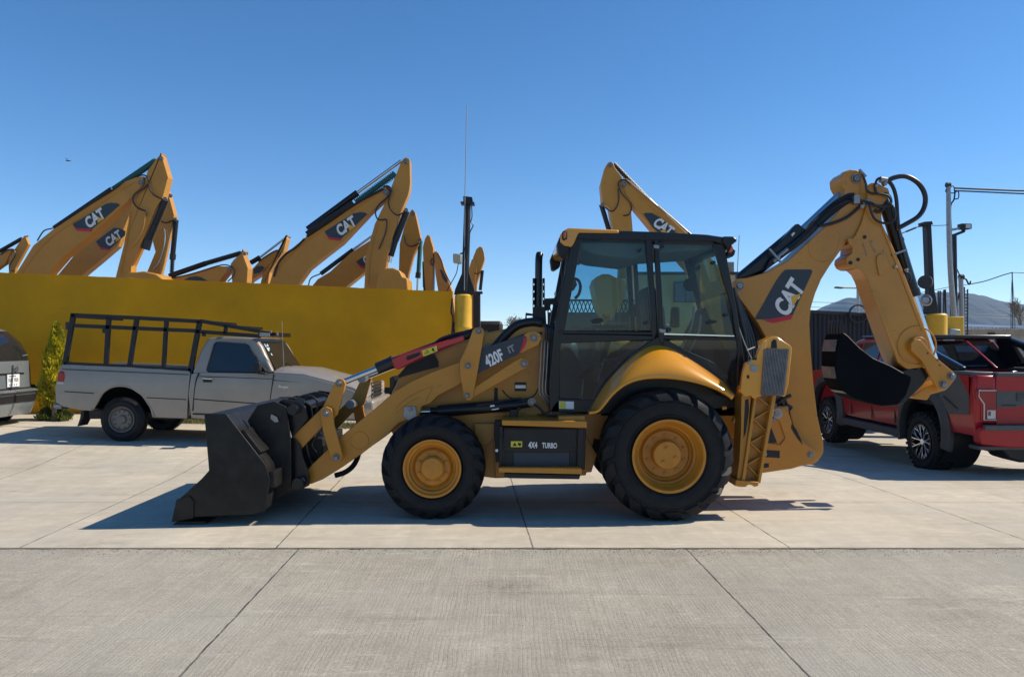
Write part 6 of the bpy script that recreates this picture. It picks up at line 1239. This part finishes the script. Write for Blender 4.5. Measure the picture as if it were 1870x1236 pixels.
def rside(name, pts, x0, x1, m_, bev=.02, parent=rt, mir=False):
    m = MB().polyx([rp(u, z) for u, z in pts], x0, x1)
    if name == 'body_side':
        zz = [RG+.55+.07*i for i in range(15)]; fb = lambda z: (.035-.06*(1-((z-RG-1.05)/.55)**2))
        o = m.build(name, m_, parent, bevel=.012, bow=(0, x0, zz, fb), smooth=50); m.mirx(XC).build(name, m_, parent, bevel=.012, bow=(0, 2*XC-x0, zz, lambda z: -fb(z)), smooth=50); return o
    o = m.build(name, m_, parent, bevel=bev)
    if mir: m.mirx(XC).build(name, m_, parent, bevel=bev)
    return o
bs = rside('body_side', side_, RX, RX+.09, 'rtruck', .025, mir=True)
rside('bed_floor', [(.15, .75), (.15, .95), (2.0, .95), (2.0, .7), (1.9, .6), (1.8, 1.2), (.7, 1.2), (.6, .7)], RX+.12, RX+1.88, 'blkm')
rside('cab_lower', [(2.02, .60), (2.02, 1.44), (4.3, 1.42), (5.55, 1.25), (5.6, .7), (5.1, .6)], RX+.09, RX+1.91, 'rtruck', .02)
rside('underbody', [(.3, .42), (.3, .60), (5.4, .60), (5.4, .45)], RX+.35, RX+1.65, 'blkm')
rside('running_board', [(1.9, .42), (1.9, .54), (3.9, .54), (3.9, .42)], RX-.05, RX+.2, 'plas', .02, mir=True)
# flares
for cu in (1.25, 4.52):
    m = MB(); rings = []
    for i in range(17):
        a = PI*(-.10+1.20*i/16); ca, sa = math.cos(a), math.sin(a)
        ri, ro = .55, .70
        c0 = (RY+cu, RG+.60); rings.append([(RX-.07, c0[0]+ri*ca, c0[1]+ri*sa), (RX-.075, c0[0]+(ri+.05)*ca, c0[1]+(ri+.05)*sa), (RX-.03, c0[0]+ro*ca, c0[1]+ro*sa), (RX+.02, c0[0]+ro*ca, c0[1]+ro*sa), (RX+.10, c0[0]+ri*ca, c0[1]+ri*sa)])
    m.loft(rings); m.build('wheel_flare', 'plas', rt, smooth=50); m.mirx(XC).build('wheel_flare', 'plas', rt, smooth=50)
    MB().lathe([(.0, .545), (.5, .545)], (RX+.02, RY+cu, RG+.6), 40, axis='X').build('wheel_well', 'hose', rt)
# greenhouse
gh_ = [(2.05, 1.44), (2.42, 1.90), (2.55, 1.95), (3.2, 1.97), (3.7, 1.94), (3.85, 1.89), (4.45, 1.43)]
def ghx(z): return RX+.07+(z-1.44)*.30
def greens(pts, name, m_, x_off=0., both=True, bev=.02):
    v = [(ghx(z)+x_off, RY+u, RG+z) for u, z in pts]; w2 = [(2*XC-(ghx(z)+x_off), RY+u, RG+z) for u, z in pts]; n = len(pts)
    return MB().add(v+w2, [tuple(range(n)), tuple(range(2*n-1, n-1, -1))]+[(i, i+n, (i+1) % n+n, (i+1) % n) for i in range(n)]).build(name, m_, rt, bevel=bev)
gro = greens(gh_, 'cabin', 'rtruck', bev=.03)
for pts, nm in (([(2.28, 1.50), (2.50, 1.84), (2.72, 1.87), (2.72, 1.49)], 'side_window'), ([(2.84, 1.49), (2.84, 1.88), (3.45, 1.88), (3.45, 1.49)], 'side_window'), ([(3.53, 1.49), (3.53, 1.87), (3.72, 1.86), (4.22, 1.48)], 'side_window')):
    MB().face([(ghx(z)-.012, RY+u, RG+z) for u, z in pts]).build(nm, 'dgl', gro, recalc=False); MB().face([(2*XC-ghx(z)+.012, RY+u, RG+z) for u, z in pts]).build(nm, 'dgl', gro, recalc=False)
def rw(u, t_, off=.014):  # rear window plane
    z = 1.44+(1.90-1.44)*t_; uu = 2.05+(2.42-2.05)*t_; hw_ = (XC-ghx(z)); return (XC+u*hw_, RY+uu-off, RG+z+off*.6)
MB().face([rw(-.95, .06), rw(.95, .06), rw(.95, .97), rw(-.95, .97)]).build('rear_window_surround', 'flatb', gro, recalc=False)
MB().face([rw(-.80, .12, .02), rw(-.05, .12, .02), rw(-.12, .82, .02), rw(-.80, .82, .02)]).build('rear_window', mat('blue_reflecting_glass', (.02, .035, .06), .04, spec=1.0), gro, recalc=False)
MB().face([rw(.05, .12, .02), rw(.80, .12, .02), rw(.80, .82, .02), rw(.12, .82, .02)]).build('rear_window', 'dgl', gro, recalc=False)
MB().box((XC-.28, RY+2.38, RG+1.90), (XC+.28, RY+2.50, RG+1.965)).build('brake_lamp', 'rlamp', gro, bevel=.01); MB().box((XC-.06, RY+2.372, RG+1.91), (XC+.12, RY+2.385, RG+1.955)).build('brake_lamp_lens', 'wlamp', gro)
MB().box((XC-.80, RY+2.42, RG+1.955), (XC+.80, RY+3.6, RG+2.0)).build('roof_panel', 'blk', gro, bevel=.02)
MB().cyl((XC-.05, RY+2.6, RG+1.98), (XC-.05, RY+2.6, RG+2.03), .12, .10).build('roof_dome', 'warn', gro, bevel=.01) if 0 else None
# sport bars on the bed
m = MB()
for sx_ in (-1, 1):
    xx = XC+sx_*.86
    m.add([(xx-.05, RY+2.2, RG+1.50), (xx+.05, RY+2.2, RG+1.50), (xx+.03-sx_*.10, RY+2.35, RG+2.0), (xx-.03-sx_*.10, RY+2.35, RG+2.0), (xx-.05, RY+1.75, RG+1.50), (xx+.05, RY+1.75, RG+1.50), (xx+.03-sx_*.10, RY+2.05, RG+1.99), (xx-.03-sx_*.10, RY+2.05, RG+1.99)], [(0, 1, 2, 3), (7, 6, 5, 4), (0, 3, 7, 4), (1, 5, 6, 2), (0, 4, 5, 1), (3, 2, 6, 7)])
for sx_ in (-1, 1):
    xx = XC+sx_*.86
    o = MB().bar((xx-sx_*.10, RY+2.25, RG+1.97), (xx, RY+.55, RG+1.50), .10, .09).bar((xx-sx_*.04, RY+1.9, RG+1.55), (xx-sx_*.02, RY+.7, RG+1.50), .06, .06).bar((xx-sx_*.08, RY+1.75, RG+1.80), (xx-sx_*.02, RY+1.35, RG+1.5), .05, .05).build('roll_bar', 'blk', rt, bevel=.02)
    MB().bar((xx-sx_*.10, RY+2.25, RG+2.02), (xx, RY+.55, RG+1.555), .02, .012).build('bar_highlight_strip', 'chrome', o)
m.build('roll_hoop', 'flatb', rt, bevel=.015)
MB().box((XC-.78, RY+1.98, RG+1.93), (XC+.78, RY+2.2, RG+2.0)).build('roll_hoop_top', 'blk', rt, bevel=.02)
MB().bar((XC+.02, RY+1.9, RG+1.90), (XC+.10, RY+1.3, RG+1.5), .02, .03).build('hoop_brace', 'rtruck', rt, bevel=.008)
# tailgate, lamps, bumper
tg = MB().box((RX+.26, RY+.05, RG+.80), (RX+1.74, RY+.13, RG+1.45)).build('tailgate', 'rtruck', rt, bevel=.015)
MB().box((RX+.26, RY+.02, RG+1.43), (RX+1.74, RY+.2, RG+1.485)).build('tailgate_cap', 'gtruck', tg, bevel=.015)
MB().box((RX+.0, RY+.10, RG+1.44), (RX+.27, RY+2.0, RG+1.49)).build('bed_rail_cap', 'gtruck', rt, bevel=.012); MB().box((RX+1.73, RY+.10, RG+1.44), (RX+2.0, RY+2.0, RG+1.49)).build('bed_rail_cap', 'gtruck', rt, bevel=.012)
MB().poly([(RX+.27, RG+1.03), (RX+.27, RG+1.24), (RX+1.73, RG+1.24), (RX+1.73, RG+1.03), (RX+1.5, RG+1.03), (RX+1.3, RG+1.09), (RX+.72, RG+1.09), (RX+.5, RG+1.03)], RY+.045, RY+.06).build('tailgate_graphic', 'gtruck', tg); tgg = tg.children[-1]
text('FORD', (RX+1.0, RY+.036, RG+1.165), .105, 0, 'plas', tgg, 2.6, .02, name='raised_lettering')
MB().box((RX+.34, RY+.037, RG+1.055), (RX+.52, RY+.046, RG+1.068)).build('model_script', 'blk', tgg)
for xa in (RX+.0, RX+1.74):
    o = MB().box((xa, RY+.04, RG+.82), (xa+.26, RY+.2, RG+1.45)).build('corner_panel', 'rtruck', rt, bevel=.03)
    s_ = 1 if xa < RX+1 else -1; c0 = RX if s_ > 0 else RX+2
    tl = MB().poly([(c0-s_*.01, RG+1.27), (c0+s_*.25, RG+1.27), (c0+s_*.25, RG+.86), (c0+s_*.06, RG+.86), (c0+s_*.06, RG+1.08), (c0-s_*.01, RG+1.17)], RY+.022, RY+.10).build('tail_lamp', 'rlamp', o, bevel=.012)
    MB().tube([(c0+s_*.24, RY+.008, RG+1.255), (c0+s_*.02, RY+.008, RG+1.255), (c0+s_*.02, RY+.008, RG+1.175), (c0+s_*.085, RY+.008, RG+1.08), (c0+s_*.085, RY+.008, RG+.875), (c0+s_*.24, RY+.008, RG+.875)], .008, 6, 1).build('lamp_outline', 'wlamp', tl)
    MB().poly([(c0+s_*.13, RG+.89), (c0+s_*.235, RG+.89), (c0+s_*.235, RG+1.0), (c0+s_*.13, RG+1.0)], RY+.010, RY+.02).build('lamp_label', 'wlamp', tl); MB().poly([(c0+s_*.14, RG+.93), (c0+s_*.17, RG+.93), (c0+s_*.17, RG+.985), (c0+s_*.14, RG+.985)], RY+.006, RY+.012).build('label_marks', 'gtruck', tl)
bpr = MB().poly([(RX+.02, RG+.56), (RX+.0, RG+.74), (RX+.04, RG+.80), (RX+1.96, RG+.80), (RX+2, RG+.74), (RX+1.98, RG+.56), (RX+1.6, RG+.52), (RX+.4, RG+.52)], RY-.04, RY+.14).build('rear_bumper', 'rtruck', rt, bevel=.03)
MB().box((RX+.06, RY-.06, RG+.745), (RX+1.94, RY+.02, RG+.815)).build('bumper_step_pad', 'gtruck', bpr, bevel=.01); MB().poly([(RX+1.2, RG+.545), (RX+1.28, RG+.72), (RX+1.9, RG+.72), (RX+1.94, RG+.56)], RY-.046, RY-.03).build('bumper_insert', 'gtruck', bpr)
MB().box((RX+.0, RY-.02, RG+.49), (RX+1.9, RY+.2, RG+.54)).build('bumper_valance', 'plas', bpr, bevel=.01); m = MB().poly([(RX+.38, RG+.5), (RX+.46, RG+.36), (RX+.62, RG+.31), (RX+.78, RG+.31), (RX+.92, RG+.38), (RX+.98, RG+.5)], RY+.1, RY+.5).build('exhaust_silencer', 'blkm', rt, bevel=.03)
# grey graphics on the bed side
rside('side_graphic', [(.14, .93), (.14, 1.43), (.95, 1.43), (1.55, 1.24), (1.25, 1.245), (.95, 1.21), (.72, 1.05), (.60, .90)], RX-.030, RX-.02, 'gtruck', 0, parent=bs)
rside('side_graphic', [(.14, 1.20), (.14, 1.44), (.36, 1.44)], RX-.033, RX-.02, 'rtruck', 0, parent=bs); rside('side_graphic', [(.40, .98), (.72, 1.12), (.70, 1.15), (.36, .99)], RX-.034, RX-.02, 'blkm', 0, parent=bs)
m = MB()
for uu in (2.04, 2.78, 3.52): m.bar((RX-.012, RY+uu, RG+.62), (RX-.012, RY+uu, RG+1.43), .028, .008)
m.build('door_gap', 'blkm', bs); MB().box((RX-.03, RY+2.9, RG+1.22), (RX+.01, RY+3.1, RG+1.26)).box((RX-.03, RY+2.15, RG+1.22), (RX+.01, RY+2.35, RG+1.26)).build('door_handle', 'blkm', bs, bevel=.008)
o = MB().box((RX-.22, RY+3.95, RG+1.42), (RX-.02, RY+4.1, RG+1.66)).build('wing_mirror', 'blkm', rt, bevel=.03)
# wheels of the red truck (axis across the truck)
def rwheel(u, mir):
    Rt, w_, rr = .44, .30, .265; c_ = Vector((RX-.05, RY+u, RG+Rt-.005)); m = MB()
    m.lathe([(.03, rr), (.0, rr+.03), (-.005, rr+.09), (.02, Rt-.05), (.055, Rt-.018), (w_-.055, Rt-.018), (w_-.02, Rt-.05), (w_, rr+.08), (w_-.02, rr)], c_, 60, axis='X')
    for k_ in range(34):
        a = 2*PI*k_/34
        for j, (x0, x1, da) in enumerate(((.012, .085, .0), (.09, .15, .5), (.155, .215, .0), (.22, .292, .5))):
            a0 = a+da*2*PI/34; pts = []
            for xx, aa in ((x0, -.042), (x1, -.072 if j % 2 else -.015), (x1, .03 if j % 2 else .075), (x0, .055)):
                for r_ in (Rt-.03, Rt if 0 < j < 3 else Rt-.008): pts.append(c_+Vector((xx, r_*math.cos(a0+aa), r_*math.sin(a0+aa))))
            m.add(pts, [(1, 3, 5, 7), (0, 1, 3, 2), (2, 3, 5, 4), (4, 5, 7, 6), (6, 7, 1, 0)])
        if k_ % 2 == 0:
            pts = []
            for r_, aa in ((Rt-.02, -.05), (Rt-.02, .05), (Rt-.09, .03), (Rt-.09, -.03)):
                pts.append(c_+Vector((.012 if r_ > Rt-.05 else -.010, r_*math.cos(a+aa), r_*math.sin(a+aa))))
            pts += [p+Vector((.03, 0, 0)) for p in pts]; m.add(pts, [(0, 1, 2, 3), (0, 4, 5, 1), (1, 5, 6, 2), (2, 6, 7, 3), (3, 7, 4, 0)])
    r = MB(); r.lathe([(.03, rr+.002), (.0, rr), (.0, rr-.015), (.05, rr-.03), (.2, rr-.04)], c_, 48, axis='X').lathe([(.14, rr-.03), (.14, .0)], c_, 40, axis='X')
    s_ = MB(); s_.lathe([(.02, 0), (.02, .045), (.06, .06)], c_, 24, axis='X')
    for k_ in range(7):
        a = 2*PI*k_/7+.3
        for da in (-.17, .17):
            q0 = c_+Vector((.035, .05*math.cos(a), .05*math.sin(a))); q1 = c_+Vector((.012, (rr-.015)*math.cos(a+da*1.0), (rr-.015)*math.sin(a+da))); s_.bar(q0, q1, .018, .018)
            qa = q0.lerp(q1, .55); q2 = c_+Vector((.012, (rr-.015)*math.cos(a+da*2.3), (rr-.015)*math.sin(a+da*2.3))); s_.bar(qa, q2, .014, .014)
    if mir: m, r, s_ = m.mirx(XC), r.mirx(XC), s_.mirx(XC)
    o = r.build('wheel', 'blk', rt, smooth=40); m.build('tyre', 'rub', o, smooth=30); s_.build('spokes', 'chrome', o, bevel=.003)
for u in (1.25, 4.45):
    for mi in (0, 1): rwheel(u, mi)
# ------------------------------------------------------------------ separate countable pieces, keep the tree at three levels
SPLIT = dict(door_gap='door_gap', wheel_bolts='wheel_bolt', housing_hole='housing_hole', roll_hoop='roll_hoop', window_clip='window_clip', door_hinge='door_hinge', link_hole='link_hole', stick_bolt='stick_bolt', stick_hole='stick_hole',
 hose_fitting='hose_fitting', control_lever='control_lever', rack_bracket='rack_bracket', rim_hole='rim_hole', reflector_strip='reflector_strip', shell_rib='shell_rib', coupler_pin='coupler_pin', frame_window='frame_window',
 stabiliser_pin='stabiliser_pin', swing_pin='swing_pin', line_clamp='line_clamp', box_post='box_post', stick_bracket='stick_bracket', cylinder_label='cylinder_label', control_console='control_console', coupler_valve='coupler_valve',
 coupler_hose='coupler_hose', nose_hose='nose_hose', hydraulic_pipe='hydraulic_pipe', rack_nose='rack_nose', rack_cross_bar='rack_cross_bar', round_mirror='round_mirror', base_gusset='base_gusset', door_handle='door_handle', lit_wear_strip='lit_wear_strip',
 bar_highlight_strip='bar_highlight_strip', stabiliser_valve='stabiliser_valve', guy_line='guy_line', wiper='wiper', operator_seat='operator_seat', rack_far_rail='rack_far_rail', weld_bead='weld_bead', guard_slot='guard_slot', hood_trim='hood_trim',
 pivot_pin='pivot_pin', windscreen_sticker='windscreen_sticker', box_cover='box_cover', tilt_hose='tilt_hose', exhaust_heat_guard='exhaust_heat_guard')
def split_loose(o, new):
    me = o.data; n = len(me.vertices); par = list(range(n))
    def fd(a):
        while par[a] != a: par[a] = par[par[a]]; a = par[a]
        return a
    for e in me.edges: par[fd(e.vertices[0])] = fd(e.vertices[1])
    isl = {}
    for v in me.vertices: isl.setdefault(fd(v.index), []).append(v.index)
    if len(isl) < 2: return
    bx = []
    for k, vs in isl.items():
        cs = [me.vertices[i].co for i in vs]; bx.append([[min(c[a] for c in cs)-.003 for a in range(3)], [max(c[a] for c in cs)+.003 for a in range(3)], [k]])
    ch = True
    while ch:
        ch = False
        for i in range(len(bx)):
            for j in range(i+1, len(bx)):
                a, b = bx[i], bx[j]
                if all(a[0][q] <= b[1][q] and b[0][q] <= a[1][q] for q in range(3)):
                    bx[i] = [[min(a[0][q], b[0][q]) for q in range(3)], [max(a[1][q], b[1][q]) for q in range(3)], a[2]+b[2]]; bx.pop(j); ch = True; break
            if ch: break
    if len(bx) < 2 or len(bx) > 60: o.name = new; return
    faces = [tuple(p.vertices) for p in me.polygons]; sm = [p.use_smooth for p in me.polygons]
    for gi, b in enumerate(bx):
        roots = set(b[2]); idx = [i for i in range(n) if fd(i) in roots]; mp = {v: q for q, v in enumerate(idx)}
        fs = [tuple(mp[v] for v in f) for f in faces if f[0] in mp]
        m2 = bpy.data.meshes.new(new); m2.from_pydata([me.vertices[i].co.copy() for i in idx], [], fs); m2.materials.append(me.materials[0]); m2.shade_smooth(); m2.set_sharp_from_angle(angle=math.radians(35))
        c = bpy.data.objects.new(new, m2); COL.objects.link(c); c.parent = o.parent; c.location = o.location
        for md in o.modifiers:
            if md.type == 'BEVEL': k = c.modifiers.new('bevel', 'BEVEL'); k.width = md.width; k.segments = md.segments; k.limit_method = 'ANGLE'; k.angle_limit = md.angle_limit
    for c in list(o.children): c.parent = o.parent
    bpy.data.objects.remove(o)
for o in list(bpy.data.objects):
    b = o.name.split('.')[0]
    if b in SPLIT and o.type == 'MESH': split_loose(o, SPLIT[b])
for o in list(bpy.data.objects):
    while o.parent and o.parent.parent and o.parent.parent.parent: o.parent = o.parent.parent
